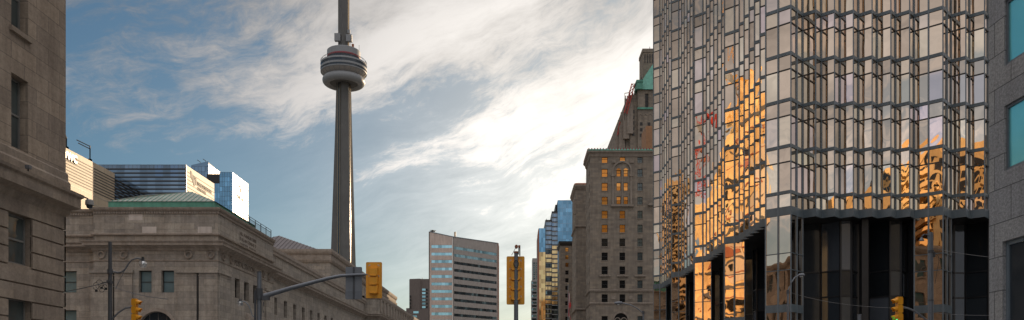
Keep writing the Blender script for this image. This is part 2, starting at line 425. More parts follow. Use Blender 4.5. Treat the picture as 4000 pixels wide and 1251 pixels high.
# ------------------------------------------------------------------ left stone office building
XD = -22.7; YD = onX(257, XD)
def build_stone_office():
    t = thing('stone_office_building', 'brown limestone office building with rusticated base and heavy ledge, cut off by the left edge', 'building', (XD, 10, 0))
    F = Fr(XD, 0, 0, 1); W = Fr(XD, YD, -1, 0)
    Y1 = onX(33, XD); Y2 = onX(128, XD); wd = Y2-Y1
    lt, lb = zz(852, Y2), zz(1045, Y2)
    l2t = zz(1172, Y2)
    zc0, zc1 = zz(845, YD), zz(770, onX(322, XD+.5))+.05
    U1, U2 = onX(44, XD), onX(110, XD)
    ut, ub = zz(322, U2), zz(601, U2)
    pitch = (601-149)*U2/F0; wp = 4.2
    rows_low = [(lb, lt), (lb-(lt-l2t), l2t), (lb-2*(lt-l2t)+.3, lt-2*(lt-l2t))]
    rows_up = [(ub+pitch*k, ut+pitch*k) for k in range(2)]
    top = rows_up[-1][1]+2.2
    up = MB(); base = MB(); crs = MB()
    colsU = [(U1-wp*k, U2-wp*k) for k in range(12)]
    colsL = [(Y1-wp*k, Y2-wp*k) for k in range(12)]
    wcols = [(3.2+wp*k, 3.2+wp*k+wd) for k in range(10)]
    opsU = [(a,b,c,e) for a, b in colsU for c, e in rows_up]
    opsL = [(a,b,c,e) for a, b in colsL for c, e in rows_low]
    opsWU = [(a,b,c,e) for a, b in wcols for c, e in rows_up]
    opsWL = [(a,b,c,e) for a, b in wcols for c, e in rows_low]
    zu = zc1
    up.wall(F, -20, YD, zu, top, opsU, .42); up.wall(W, 0, 46, zu, top, opsWU, .42)
    base.wall(F, -20, YD-.09, 0, zc0+.6, opsL, .33, -.09); base.wall(W, .09, 46, 0, zc0+.6, opsWL, .33, -.09)
    up.face([(XD,-20,top-.1),(XD,YD,top-.1),(XD-46,YD,top-.1),(XD-46,-20,top-.1)])
    up.wall(Fr(XD-46, YD, 0, -1), 0, YD+20, 0, top); up.wall(Fr(XD-46, -20, 1, 0), 0, 46, 0, top)
    ob('wall', up, 'limestone', t); ob('base_wall', base, 'limestone_base', t)
    # rusticated courses
    pit = (750-425)/5/1.0725*YD/F0
    z = zc0-.02
    for FF, ua, ubb, cols in ((F, -20, YD, colsL), (W, 0, 46, wcols)):
        z = zc0+.02
        while z > .4:
            z0, z1 = z-pit+.075, z
            segs = [(ua, ubb)]
            for a, b in cols:
                if any(r0 < (z0+z1)/2 < r1 for r0, r1 in rows_low):
                    n = []
                    for s0, s1 in segs:
                        if b <= s0 or a >= s1: n.append((s0, s1))
                        else:
                            if a > s0: n.append((s0, a))
                            if b < s1: n.append((b, s1))
                    segs = n
            for s0, s1 in segs: 
                crs.fbox(FF, s0, s1, z0, z1, -.12, 0)
            z -= pit
    ob('rusticated_courses', crs, 'limestone_base', t)
    path = [(XD, -20), (XD, YD), (XD-46, YD)]
    cn = MB().sweep(path, [(0, zc0-.05), (.12, zc0+.12), (.16, zc0+.3), (.42, zc0+.42), (.50, zc0+.46), (.50, zc1-.22), (.60, zc1-.14), (.62, zc1), (0, zc1+.1)])
    ob('cornice', cn, 'limestone_base', t)
    pl = MB().sweep(path, [(.0, zc1+.06), (.16, zc1+.07), (.16, zc1+.5), (.08, zc1+.62), (.08, zc1+.95), (0, zc1+1.03)])
    ob('plinth', pl, 'limestone_base', t)
    tc = MB().sweep(path, [(0, top-1.3), (.5, top-.9), (.7, top-.4), (.7, top), (-.4, top+.02)])
    ob('cornice', tc, 'limestone_base', t)
    for cols, rows, FF, dd in ((colsU[:6], rows_up, F, -.40), (colsL[:6], rows_low, F, -.38), (wcols, rows_up, W, -.40), (wcols, rows_low, W, -.38)):
        for a, b in cols:
            for c, e in rows:
                w = window(t, FF, a+.02, b-.02, c+.02, e-.02, dd, 'window_frame', 'room_glass', 'sash', fw=.09)
    sl = 0
    for a, b in colsU[:4]:
        for c, e in rows_up[1:]:
            m = MB().fbox(F, a-.15, b+.15, c-.22, c, -.3, .14); ob('sill', m, 'limestone_base', t)
    return zc1
zc1 = build_stone_office()
# security camera + floodlight resting on its ledge
yb = YD+.2
c = thing('security_camera', 'grey dome security camera on a short arm at the ledge of the left building', 'camera', (XD+.4, yb, zc1))
ob('bracket', MB().tube([(XD+.3, yb+.1, zc1+.04), (XD+.52, yb+.75, zc1-.02), (XD+.55, yb+.95, zc1-.06)], .035), 'signal_dark', c)
cx, cy, cz = XD+.56, yb+1.0, zc1-.17
ob('housing', MB().lathe((cx,cy,cz), [(0,.13),(.13,.12),(.2,.06),(.21,-.1),(.205,-.17)], 20), 'cam_white', c, True)
ob('lens_dome', MB().lathe((cx,cy,cz), [(.16,-.16),(.155,-.25),(.11,-.33),(0,-.36)], 20), 'black_glass', c, True)
yf = onX(113, XD+.45); fl = thing('floodlight', 'small grey floodlight box standing on the ledge of the left building', 'floodlight', (XD+.3, yf, zc1+.1))
ob('stem', MB().tube([(XD+.42, yf, zc1+.02), (XD+.42, yf, zc1+.22)], .03), 'signal_dark', fl)
ob('lamp_housing', MB().box(XD+.32, XD+.52, yf-.1, yf+.1, zc1+.2, zc1+.36), 'pole', fl)

# ------------------------------------------------------------------ railway station
XU = -34.1; XW = -35.0
def build_station():
    t = thing('railway_station', 'long brown stone railway station with classical cornice and wreaths on the left', 'station', (XU-8, 140, 0))
    Z = lambda y: zz(y, 92)
    top, den1, den0, pm = Z(812), Z(827), Z(836), Z(915)
    ct, cb = 18.0, 17.15; fz = Z(1018); cap1, cap0 = Z(1056), Z(1068)
    wt, wb = Z(1057), Z(1143)
    Xp = (365-VX)*92/F0
    E = Fr(0, 92, 1, 0); N = Fr(XU, 0, 0, 1); E2 = Fr(0, 93, 1, 0); NW = Fr(XW, 0, 0, 1)
    eX = lambda px: (px-VX)*92/F0
    # --- pavilion walls
    ea = [(eX(542), eX(592), wb, wt), (eX(630), eX(680), wb, wt)]
    uc, ar = eX(611), 1.99; va = 7.98
    arch_op = (uc-ar, uc+ar, .6, va+ar)
    nv = [(onX(918,XU), onX(938,XU)), (onX(954,XU), onX(973,XU)), (onX(989,XU), onX(1006,XU))]
    no = [(a, b, 12.2, 14.6) for a, b in nv]
    w = MB()
    w.wall(E, Xp, XU, 0, top-.35, ea+[arch_op], .55); w.arch(E, uc, ar, va, va+ar, .55)
    uca = 101.9
    arch_n = (uca-2.3, uca+2.3, .6, 9.6)
    w.wall(N, 92, 113, 0, top-.35, no+[arch_n], .55); w.arch(N, uca, 2.3, 7.3, 9.6, .55)
    w.face([(Xp,92,0),(Xp,94,0),(Xp,94,top-.35),(Xp,92,top-.35)]); w.wall(Fr(XU,113,-1,0), 0, 4, 0, top-.35)
    w.face([(Xp,92,top-.36),(XU,92,top-.36),(XU,113,top-.36),(Xp-20,113,top-.36)])
    ob('wall', w, 'station', t)
    # side wing south of pavilion
    s = MB(); so = [(-55.2, (299-VX)*93/F0, zz(1143,93), zz(1059,93)), (-55.2, (299-VX)*93/F0, zz(1300,93), zz(1212,93))]
    so += [(a-5.5, b-5.5, c, e) for a, b, c, e in so]
    s.wall(E2, -80, Xp-.02, 0, top-.30, so, .5); s.face([(-80,93,top-.32),(Xp,93,top-.32),(Xp,115,top-.32),(-80,115,top-.32)])
    ob('wall', s, 'station', t)
    # north wing
    wn = [(116.2+5.17*k, 118.0+5.17*k) for k in range(14)]
    wo = [(a, b, 11.75, 14.3) for a, b in wn]
    n = MB(); n.wall(NW, 113, 187, 0, 21.1, wo, .55); n.face([(XW,113,21.0),(XW,187,21.0),(XW-30,187,21.0),(XW-30,113,21.0)])
    ob('wall', n, 'station', t)
    # portico and far wing
    XPt = -31.8; p = MB(); NP = Fr(XPt, 0, 0, 1)
    p.wall(Fr(XW, 187, 1, 0), 0, XPt-XW, 0, 22.4); p.wall(NP, 187, 268, 0, 22.4); p.wall(Fr(XPt,268,-1,0), 0, 4, 0, 22.4)
    p.face([(XPt,187,22.3),(XPt,268,22.3),(XW-4,268,22.3),(XW-4,187,22.3)])
    p.wall(NW, 268, 345, 0, 21.1); p.face([(XW,268,21),(XW,345,21),(XW-30,345,21),(XW-30,268,21)])
    ob('wall', p, 'station', t)
    for k in range(16):
        y0 = 189+k*4.9
        ob('pilaster', MB().fbox(NP, y0, y0+1.9, 18.7, 22.0, -.05, .22), 'station_trim', t)
    # attic block
    at_ = MB().box(-64, -38, 165, 256, 0, 29.0); ob('wall', at_, 'station', t)
    pa = [(-64, 165), (-38, 165), (-38, 256)]
    ob('cornice', MB().sweep(pa, [(0,26.6),(.25,26.7),(.45,27.1),(.5,27.35),(.1,27.4),(.1,28.3),(.35,28.5),(.5,28.9),(.5,29.4),(-.6,29.45)]), 'station_trim', t)
    # --- mouldings
    path = [(-80,93), (Xp-.02,93), (Xp-.02,92), (XU,92), (XU,113), (XW,113), (XW,187), (XPt,187), (XPt,268), (XW,268), (XW,345)]
    ob('cornice', MB().sweep(path, [(0,cb-.25),(.15,cb-.15),(.18,cb+.1),(.55,cb+.28),(.85,cb+.34),(.85,cb+.62),(.97,cb+.72),(1.0,ct),(.2,ct+.12),(0,ct+.14)]), 'station_trim', t)
    ob('frieze_moulding', MB().sweep(path[:5], [(0,fz-.1),(.06,fz-.08),(.10,fz),(.06,fz+.06),(0,fz+.08)]), 'station_trim', t)
    ob('parapet_moulding', MB().sweep(path[:5], [(0,pm-.16),(.22,pm-.12),(.25,pm+.04),(.12,pm+.12),(0,pm+.14)]), 'station_trim', t)
    cop = MB().sweep(path[:5], [(0,den0),(.05,den0),(.05,den1),(.18,den1+.06),(.30,den1+.2),(.36,top-.04),(.36,top),(-.7,top+.02)])
    x = -62
    while x < XU+.05:
        yy = 92 if x > Xp else 93
        cop.box(x, x+.17, yy-.15, yy-.05, den0+.02, den1); x += .29
    y = 92.1
    while y < 112.8:
        cop.box(XU+.05, XU+.15, y, y+.17, den0+.02, den1); y += .29
    ob('coping', cop, 'station_trim', t)
    ob('coping', MB().sweep(path[5:7], [(0,20.3),(.2,20.4),(.2,20.7),(.34,20.95),(.34,21.4),(-.6,21.42)]), 'station_trim', t)
    ob('coping', MB().sweep(path[6:10], [(0,21.5),(.2,21.6),(.35,22.1),(.35,22.7),(-.6,22.72)]), 'station_trim', t)
    ob('coping', MB().sweep(path[9:], [(0,20.3),(.2,20.4),(.34,20.95),(.34,21.4),(-.6,21.42)]), 'station_trim', t)
    # --- pilasters
    for a, b in ((357,443), (450,519), (695,770), (779,852)):
        ob('pilaster', MB().fbox(E, eX(a), eX(b), .3, cap0, -.05, .2).fbox(E, eX(a)-.12, eX(b)+.12, cap0, cap1, -.05, .34).fbox(E, eX(a)-.05, eX(b)+.05, cap0-.32, cap0-.24, -.05, .25), 'station', t)
    for a, b in ((92.0, 95.6), (109.2, 112.9)):
        a += .02
        ob('pilaster', MB().fbox(N, a, b, .3, cap0, -.05, .2).fbox(N, a-.1, b+.12, cap0, cap1, -.05, .34).fbox(N, a, b+.05, cap0-.32, cap0-.24, -.05, .25), 'station', t)
    # --- wreaths
    for px in (397, 484, 737, 824):
        r = MB(); r.ring(E, eX(px), Z(996), .26, .46, -.05, .14); r.ring(E, eX(px), Z(996), .31, .42, .1, .2)
        r.fbox(E, eX(px)-.5, eX(px)-.38, Z(1002), Z(980), -.05, .1).fbox(E, eX(px)+.38, eX(px)+.5, Z(1002), Z(980), -.05, .1)
        ob('wreath', r, 'station_trim', t)
    for y in (93.6, 96.1, 108.4, 111.0):
        r = MB(); r.ring(N, y, Z(996), .26, .46, -.05, .14); r.ring(N, y, Z(996), .31, .42, .1, .2); ob('wreath', r, 'station_trim', t)
    # engraved names
    lettering(t, 'POSTAL STATION', N, 97.4, Z(996)-.35, .012, .95, 'station_name', 'engraved_lettering', .01, .98)
    for k, s_ in enumerate(('HILL FRANKLIN GIBBS', 'D ALLAN CONRAD D', 'FAWCETT  STEPHAN')):
        lettering(t, s_, N, 102.4, 20.2-k*.66, .012, .56, 'station_name', 'engraved_lettering', .01, 1.15, 'CENTER')
    # replaced pale blocks
    for px0, px1, y0, y1 in ((503,557,837,861), (556,611,886,910), (773,827,886,910)):
        ob('replaced_block', MB().fbox(E, eX(px0), eX(px1), Z(y1), Z(y0), -.02, .012), 'station_pale', t, label='paler replaced stone block in the parapet')
    # --- windows
    for o in ea: window(t, E, o[0]+.02, o[1]-.02, o[2], o[3], -.5, 'dark_frame', 'blind_glass', 'sash')
    for o in so: window(t, E2, o[0]+.02, o[1]-.02, o[2], o[3], -.45, 'dark_frame', 'blind_glass', 'sash')
    for o in no+wo:
        window(t, N if o in no else NW, o[0]+.02, o[1]-.02, o[2], o[3], -.5, 'dark_frame', 'dim_glass', 'sash')
    window(t, E, uc-ar, uc+ar, .6, va+ar, -.5, 'window_frame', 'dark_glass', 'grid', name='arched_window')
    window(t, N, uca-2.3, uca+2.3, .6, 9.6, -.5, 'window_frame', 'dark_glass', 'grid', name='arched_window')
    ob('arch_moulding', MB().ring(E, uc, va, ar+.02, ar+.4, -.04, .1, 0, PI), 'station_trim', t)
    ks = MB().lathe((XU+.1, 101.9, 9.9), [(0,.75),(.3,.65),(.48,.3),(.42,-.1),(.5,-.35),(.3,-.6),(0,-.65)], 14)
    ob('keystone', ks, 'station_trim', t, True)
    ob('gutter_outlet', MB().tube([(XU+.1, 106.4, 14.0), (XU+.1, 110.2, 14.0)], .28), 'station_trim', t)
    for px in (447, 774): ob('drainpipe', MB().fbox(E, eX(px)-.06, eX(px)+.06, .3, cap1-.1, .02, .17), 'signal_dark', t)
    # --- roofs
    zf0, zf1 = zz(811, 96), zz(788, 96)
    xl, xr = (423-VX)*96/F0, (838-VX)*96/F0
    ob('copper_fascia', MB().box(xl, xr, 96, 111, 21, zf1), 'copper', t)
    A = at(748,749,103); B = at(554,763,98.7); Lc, Rc, Rb, Lb = (xl-.1,95.9,zf1+.01), (xr+.15,95.9,zf1+.01), (xr+.15,111.1,zf1+.01), (xl-.1,111.1,zf1+.01)
    rf = MB(); rf.face([Lc,B,A,Rc]) if False else None
    rf.face([Lc,B,A]); rf.face([Lc,A,Rc]); rf.face([Rc,A,Rb]); rf.face([Lc,B,Lb]); rf.face([B,A,Lb]); rf.face([A,Rb,Lb])
    seam = MB()
    for k in range(1, 22):
        q = k/22; e = Vector(Lc).lerp(Vector(Rc), q)
        hit = None
        tt = min(1.0, (q*22*.62)/9) if q < .75 else max(.0, (1-q)/.25)
        apex = (Vector(Lc).lerp(A, min(1, q/.66)) if q < .66 else A.lerp(Vector(Rc), (q-.66)/.34))
        seam.tube([e+Vector((0,-.01,.03)), apex+Vector((0,-.01,.03))], .035, 5)
    ro = ob('roof', rf, 'roof_copper', t); ob('seam', seam, 'copper', ro)
    rb = MB(); b0, b1, b2, b3 = (-64,168,29.46), (-40,168,29.46), (-40,252,29.46), (-64,252,29.46)
    r0, r1 = (-53,180,35), (-53,240,35)
    rb.face([b0,b1,r0]); rb.face([b1,b2,r1,r0]); rb.face([b2,b3,r1]); rb.face([b3,b0,r0,r1])
    ro = ob('roof', rb, 'roof_brown', t); sm = MB()
    for k in range(1, 26):
        e = Vector(b0).lerp(Vector(b1), k/26); a = Vector(b0).lerp(Vector(r0), k/26*2.18) if k < 12 else Vector(r0).lerp(Vector(b1), (k/26-.459)/.541)
        sm.tube([e+Vector((0,-.02,.05)), a+Vector((0,-.02,.05))], .06, 5)
    ob('seam', sm, 'roof_brown', ro)
    sk = MB()
    for k in range(6):
        b = Vector((-57.6+k*.9, 171.6+.0, 29.46+(171.6-168)/12*5.54)); sk.tube([b+Vector((0,0,.1)), b+Vector((.35,1.7,.9))], .14, 6)
    ob('snow_guard', sk, 'dark_frame', ro)
    # --- roof railing
    rl = MB(); yr0, yr1 = onX(952, XU-.3), 113.0
    for k in range(6):
        y = yr0+(yr1-yr0)*k/5; rl.tube([(XU-.3,y,top-.2),(XU-.3,y,top+1.45)], .05, 6)
    for z in (top+1.45, top+1.15, top+.3): rl.tube([(XU-.3,yr0,z),(XU-.3,yr1,z)], .035, 6)
    for k in range(48):
        y = yr0+(yr1-yr0)*k/47; rl.tube([(XU-.3,y,top+.3),(XU-.3,y,top+1.15)], .012, 4)
    rl.tube([(XU-.3,yr0,top+1.45),(XU-2.3,yr0,top+1.45)], .035, 6)
    ob('railing', rl, 'dark_frame', t)
build_station()

# ------------------------------------------------------------------ observation tower
def build_tower():
    D = 900; s = D/F0; cx = (1343-VX)*s
    t = thing('observation_tower', 'very tall concrete observation tower with round white pod rising behind the station', 'tower', (cx, D, 0))
    a0 = R(-66); C = (cx, D)
    levels = [(0,31,6.6),(30,24,6.3),(60,19.5,6.1),(100,16.2,6.0),(140,13.9,5.9),(190,12.1,5.75),(232,10.7,5.6),(285,8.9,5.4),(340,7.4,5.2)]
    m = MB(); rings = []
    for z, Rl, w in levels:
        pts = []
        for k in range(3):
            a = a0+k*2*PI/3; ux, uy = math.cos(a), math.sin(a); vx, vy = -uy, ux
            ch = w*.72
            pts += [(cx+ux*(w*.58+.2)+vx*-w*1.0, D+uy*(w*.58+.2)+vy*-w*1.0), (cx+ux*Rl-vx*ch, D+uy*Rl-vy*ch), (cx+ux*Rl+vx*ch, D+uy*Rl+vy*ch), (cx+ux*(w*.58+.2)+vx*w, D+uy*(w*.58+.2)+vy*w)]
        rings.append([(x, y, z) for x, y in pts])
    for r0, r1 in zip(rings, rings[1:]):
        for i in range(12):
            j = (i+1) % 12; m.face([r0[i], r0[j], r1[j], r1[i]], .5)
    ob('shaft', m, 'concrete', t)
    for k in range(3):
        a = a0+PI/3+k*2*PI/3; ux, uy = math.cos(a), math.sin(a); vx, vy = -uy, ux
        g = MB(); 
        for (z0, R0, w0), (z1, R1, w1) in zip(levels, levels[1:]):
            q = lambda w, sgn, z: (cx+ux*(w*1.18+.9)+vx*1.75*sgn, D+uy*(w*1.18+.9)+vy*1.75*sgn, z)
            g.face([q(w0,-1,z0),q(w0,1,z0),q(w1,1,z1),q(w1,-1,z1)], .5)
            for sg in (-1, 1):
                b = lambda w, z, sg=sg: (cx+ux*(w*.9)+vx*1.75*sg, D+uy*(w*.9)+vy*1.75*sg, z)
                g.face([q(w0,sg,z0), b(w0,z0), b(w1,z1), q(w1,sg,z1)], .5)
        lf = ob('lift_shaft', g, 'lift_glass', t)
        rg = MB()
        for sg in (-1, 1):
            rg.tube([(cx+ux*(w*1.18+1.0)+vx*1.6*sg, D+uy*(w*1.18+1.0)+vy*1.6*sg, z) for z, Rl, w in levels], .16, 5)
        ob('lift_glint_rail', rg, 'gold_metal_glint', lf)  # tubes added to draw the gold glint along the lift glass
    def la(name, prof, mat, smooth=True, n=72):
        return ob(name, MB().lathe((cx, D, 0), prof, n), mat, t, smooth)
    tor = [(19+4.6*math.cos(a), 342+4.6*math.sin(a)*1.05) for a in [PI*.5-2*PI*k/24 for k in range(25)]]
    la('radome', tor, 'white'); la('radome_underside', [(7,338.9),(16,339.4),(16.6,341)], 'concrete')
    pod = la('pod', [(20,346.2),(20.6,346.3),(24.8,350.4)], 'panel_grey')
    rb = MB()
    for k in range(24):
        a = 2*PI*k/24; ux, uy = math.cos(a), math.sin(a)
        rb.tube([(cx+ux*20.5, D+uy*20.5, 346.3), (cx+ux*24.9, D+uy*24.9, 350.5)], .35, 5)
    ob('rib', rb, 'white', pod)
    la('pod_ring', [(24.8,350.3),(25.5,350.6),(25.6,351.7),(25.2,351.8)], 'white')
    la('pod_window', [(25.1,351.7),(25.25,353.9)], 'dark_glass')
    la('pod_ring', [(25.2,353.8),(25.7,353.9),(25.7,356.1),(25.2,356.2)], 'white')
    la('pod_window', [(25.1,356.1),(25.3,359.3)], 'dark_glass')
    la('pod_ring', [(25.2,359.2),(25.7,359.3),(25.5,361.2),(24,361.8),(17,362.5)], 'white')
    la('terrace_glass', [(18.4,362.4),(18.6,366.8)], 'dark_glass')
    la('red_band', [(18.6,366.6),(18.75,366.9),(18.75,367.5),(18.5,368.6)], 'red')
    la('upper_drum', [(18.4,368.6),(18.4,375),(17.8,375.6),(6,376.3)], 'white')
    cg = MB()
    for k in range(56):
        a = 2*PI*k/56; ux, uy = math.cos(a), math.sin(a)
        cg.tube([(cx+ux*25.3, D+uy*25.3, 361), (cx+ux*25.4, D+uy*25.4, 363.4), (cx+ux*23.8, D+uy*23.8, 365.2)], .14, 4)
    for r_, z in ((25.4,363.4), (23.8,365.2)):
        cg.tube([(cx+r_*math.cos(2*PI*k/56), D+r_*math.sin(2*PI*k/56), z) for k in range(57)], .14, 4)
    ob('cage', cg, 'steel_dark', t)
    hx = lambda r: [(cx+r*math.cos(a0+PI*k/3+.5), D+r*math.sin(a0+PI*k/3+.5)) for k in range(6)]
    up = MB(); up.prism(hx(6.4), 370, 447, False); ob('upper_shaft', up, 'concrete', t)
    rail = MB(); rail.tube([(cx+5.9, D-2.6, 376), (cx+5.9, D-2.6, 447)], .35, 6); ob('lift_glint_rail', rail, 'gold_metal_glint', t)  # painted gold glint carried on up the shaft
    for dx, dy, h in ((-5.6,-6.2,8.2), (7.0,-4.6,7.6)):
        b = MB().box(cx+dx-3.2, cx+dx+3.2, D+dy-2.2, D+dy+2.2, 384.5, 384.5+h); b.box(cx+dx+1.2, cx+dx+2.6, D+dy-2.35, D+dy-2.2, 386, 390)
        ob('equipment_box', b, 'white', t)
    ob('equipment_box', MB().box(cx+5, cx+8, D-5, D-3, 394, 398).tube([(cx+6.8,D-4,397),(cx+6.8,D-4,404)], .3), 'white', t)
    ob('beacon', MB().tube([(cx+12.2,D-10,375),(cx+12.2,D-10,379.5)], 1.3, 10), 'brick_red', t)
    for dx, h in ((9.6, 15), (17.6, 7)): ob('aerial', MB().tube([(cx+dx,D-9 if dx<15 else D-2,375),(cx+dx,D-9 if dx<15 else D-2,375+h)], .2, 5), 'steel_dark', t)
    la('sky_pod', [(6,440),(9.5,446),(9.5,452),(7,455),(3,456)], 'white')
    ob('antenna_mast', MB().tube([(cx,D,455),(cx,D,500),(cx,D,553)], [3,2,.5], 8), 'white', t)
build_tower()

# ------------------------------------------------------------------ office blocks behind the station
def louvre_lines(F, u0, u1, ztop, n, pitch, th, out):
    m = MB()
    for k in range(n):
        z = ztop-(k+1)*pitch; m.fbox(F, u0, u1, z, z+th, -.05, out)
    return m
def glass_grid(F, u0, u1, v0, v1, du, dv, d=0, gap=.06):
    """panes of one glazed wall: small faces with slight tilts so that reflections break up"""
    g = MB(); nu = max(1, round((u1-u0)/du)); nv = max(1, round((v1-v0)/dv))
    for i in range(nu):
        for j in range(nv):
            a, b = u0+(u1-u0)*i/nu, u0+(u1-u0)*(i+1)/nu; c, e = v0+(v1-v0)*j/nv, v0+(v1-v0)*(j+1)/nv
            k, q = random.uniform(-.006,.006), random.uniform(-.006,.006)
            g.face([F.p(a,c,d-k),F.p(b,c,d+k),F.p(b,e,d+k+q),F.p(a,e,d-k+q)])
    return g
def mull_grid(F, u0, u1, v0, v1, du, dv, d=.02, w=.06, hw=None):
    g = MB(); nu = max(1, round((u1-u0)/du)); nv = max(1, round((v1-v0)/dv)); hw = hw or w
    for i in range(nu+1):
        a = u0+(u1-u0)*i/nu; g.fbox(F, a-w/2, a+w/2, v0, v1, -.05, d)
    for j in range(nv+1):
        c = v0+(v1-v0)*j/nv; g.fbox(F, u0, u1, c-hw/2, c+hw/2, -.05, d+.01)
    return g

def block_cream():
    X = -120; t = thing('office_block', 'cream panelled office block with dark louvre lines, furthest left behind the station', 'office block', (X-20, 220, 0))
    top = 64.8
    N = Fr(X, 0, 0, 1)
    ob('wall', MB().box(-165, X, 196, 240, 0, top), 'cream', t)
    ob('louvre', louvre_lines(N, 196, 240.02, top-1.0, 9, .82, .26, .06), 'louvre', t)
    ln = MB()
    for k in range(18):
        ln.fbox(N, 196, 240.02, top-9.5-k*2.6, top-9.4-k*2.6, -.05, .04)
    ob('panel_joint', ln, 'panel_grey', t)
    X2 = X-.5; N2 = Fr(X2, 0, 0, 1)
    ob('glazing', glass_grid(N2, 240.05, 257, 0, top, 1.6, 3.6), 'navy_glass', t)
    ob('louvre', louvre_lines(N2, 240.05, 257, top-.9, 9, .82, .3, .25), 'louvre', t)
    ob('mullion', mull_grid(N2, 240.05, 257, 0, top-8.5, 1.6, 3.6), 'louvre', t)
    lettering(t, 'pwc', N, 211.9, 61.9, .12, 4.4, 'white_panel', 'sign_lettering', .18, .98, bold=.06)
    lettering(t, 'pwc', N, 212.1, 61.75, .08, 4.4, 'louvre', 'sign_lettering', .02, .98, bold=.12)
    # rooftop window-cleaning davits
    for px, py, dx in ((282, 558, 2.5), (292, 562, -2.2), (335, 600, -4), (342, 590, -4.5)):
        b = at(px, py, 216 if px < 300 else 228); h = top
        m = MB().tube([(X-1, b.y, h), (X-1, b.y, b.z+1.5)], .16, 6).tube([(X-1, b.y, b.z+1.3), (X-1+dx*.35, b.y-abs(dx)*.9, b.z+1.9)], .13, 6)
        m.box(X-1.4, X-.6, b.y-.4, b.y+.4, h, h+.9)
        ob('davit', m, 'louvre', t)
block_cream()
def block_louvred():
    X = -105.1; t = thing('office_block', 'dark glass office block with louvred crown and cream north face, middle one behind the station', 'office block', (X-15, 267, 0))
    top = zz(645, 256)
    E = Fr(0, 256, 1, 0); N = Fr(X, 0, 0, 1); xl = -142
    ob('wall', MB().box(X-.6, X, 256.05, 280, 0, top).box(xl, X-.6, 256.4, 280, 0, top-.5), 'cream', t)
    ob('glazing', glass_grid(E, xl, X-.1, 0, top, 2.4, 3.7), 'navy_glass', t)
    ob('louvre', louvre_lines(E, xl, X, top-.2, 8, 1.28, .34, .3), 'louvre', t)
    ob('mullion', mull_grid(E, xl, X-.1, 0, top-10, 2.4, 3.7, .03, .07), 'louvre', t)
    rail = MB().fbox(E, xl, X, top, top+.12, -.2, .1)
    for k in range(28): rail.fbox(E, xl+k*1.32, xl+k*1.32+.08, top-1.4, top, -.1, .05)
    ob('crown_rail', rail, 'steel', t)
    ob('louvre', louvre_lines(N, 256, 280.02, top-.8, 10, 1.22, .26, .06), 'louvre', t)
    ob('corner_post', MB().box(X-.25, X+.12, 255.85, 256.15, 0, top), 'steel', t)
    # emblem and lettering
    em = MB(); y0 = 259.2; zb = 66.4
    for pts in ([(0,4.4),(1.2,4.4),(2.0,3.0),(1.6,1.6),(.6,2.2)], [(1.9,1.2),(2.4,3.8),(3.0,1.9),(3.6,3.5),(4.2,.9),(3.2,.0),(2.6,.6)], [(4.0,2.8),(4.8,3.4),(5.2,2.2),(4.6,.6)]):
        em.face([N.p(y0+a, zb+b, .12) for a, b in pts]); em.face([N.p(y0+a, zb+b, .02) for a, b in reversed(pts)])
    ob('emblem', em, 'louvre', t)
    lettering(t, 'MARSH & McLENNAN', N, 264.9, 67.6, .1, 1.5, 'louvre', sx=.86, bold=.03)
    lettering(t, 'COMPANIES', N, 264.9, 65.9, .1, 1.5, 'louvre', sx=.9, bold=.03)
block_louvred()
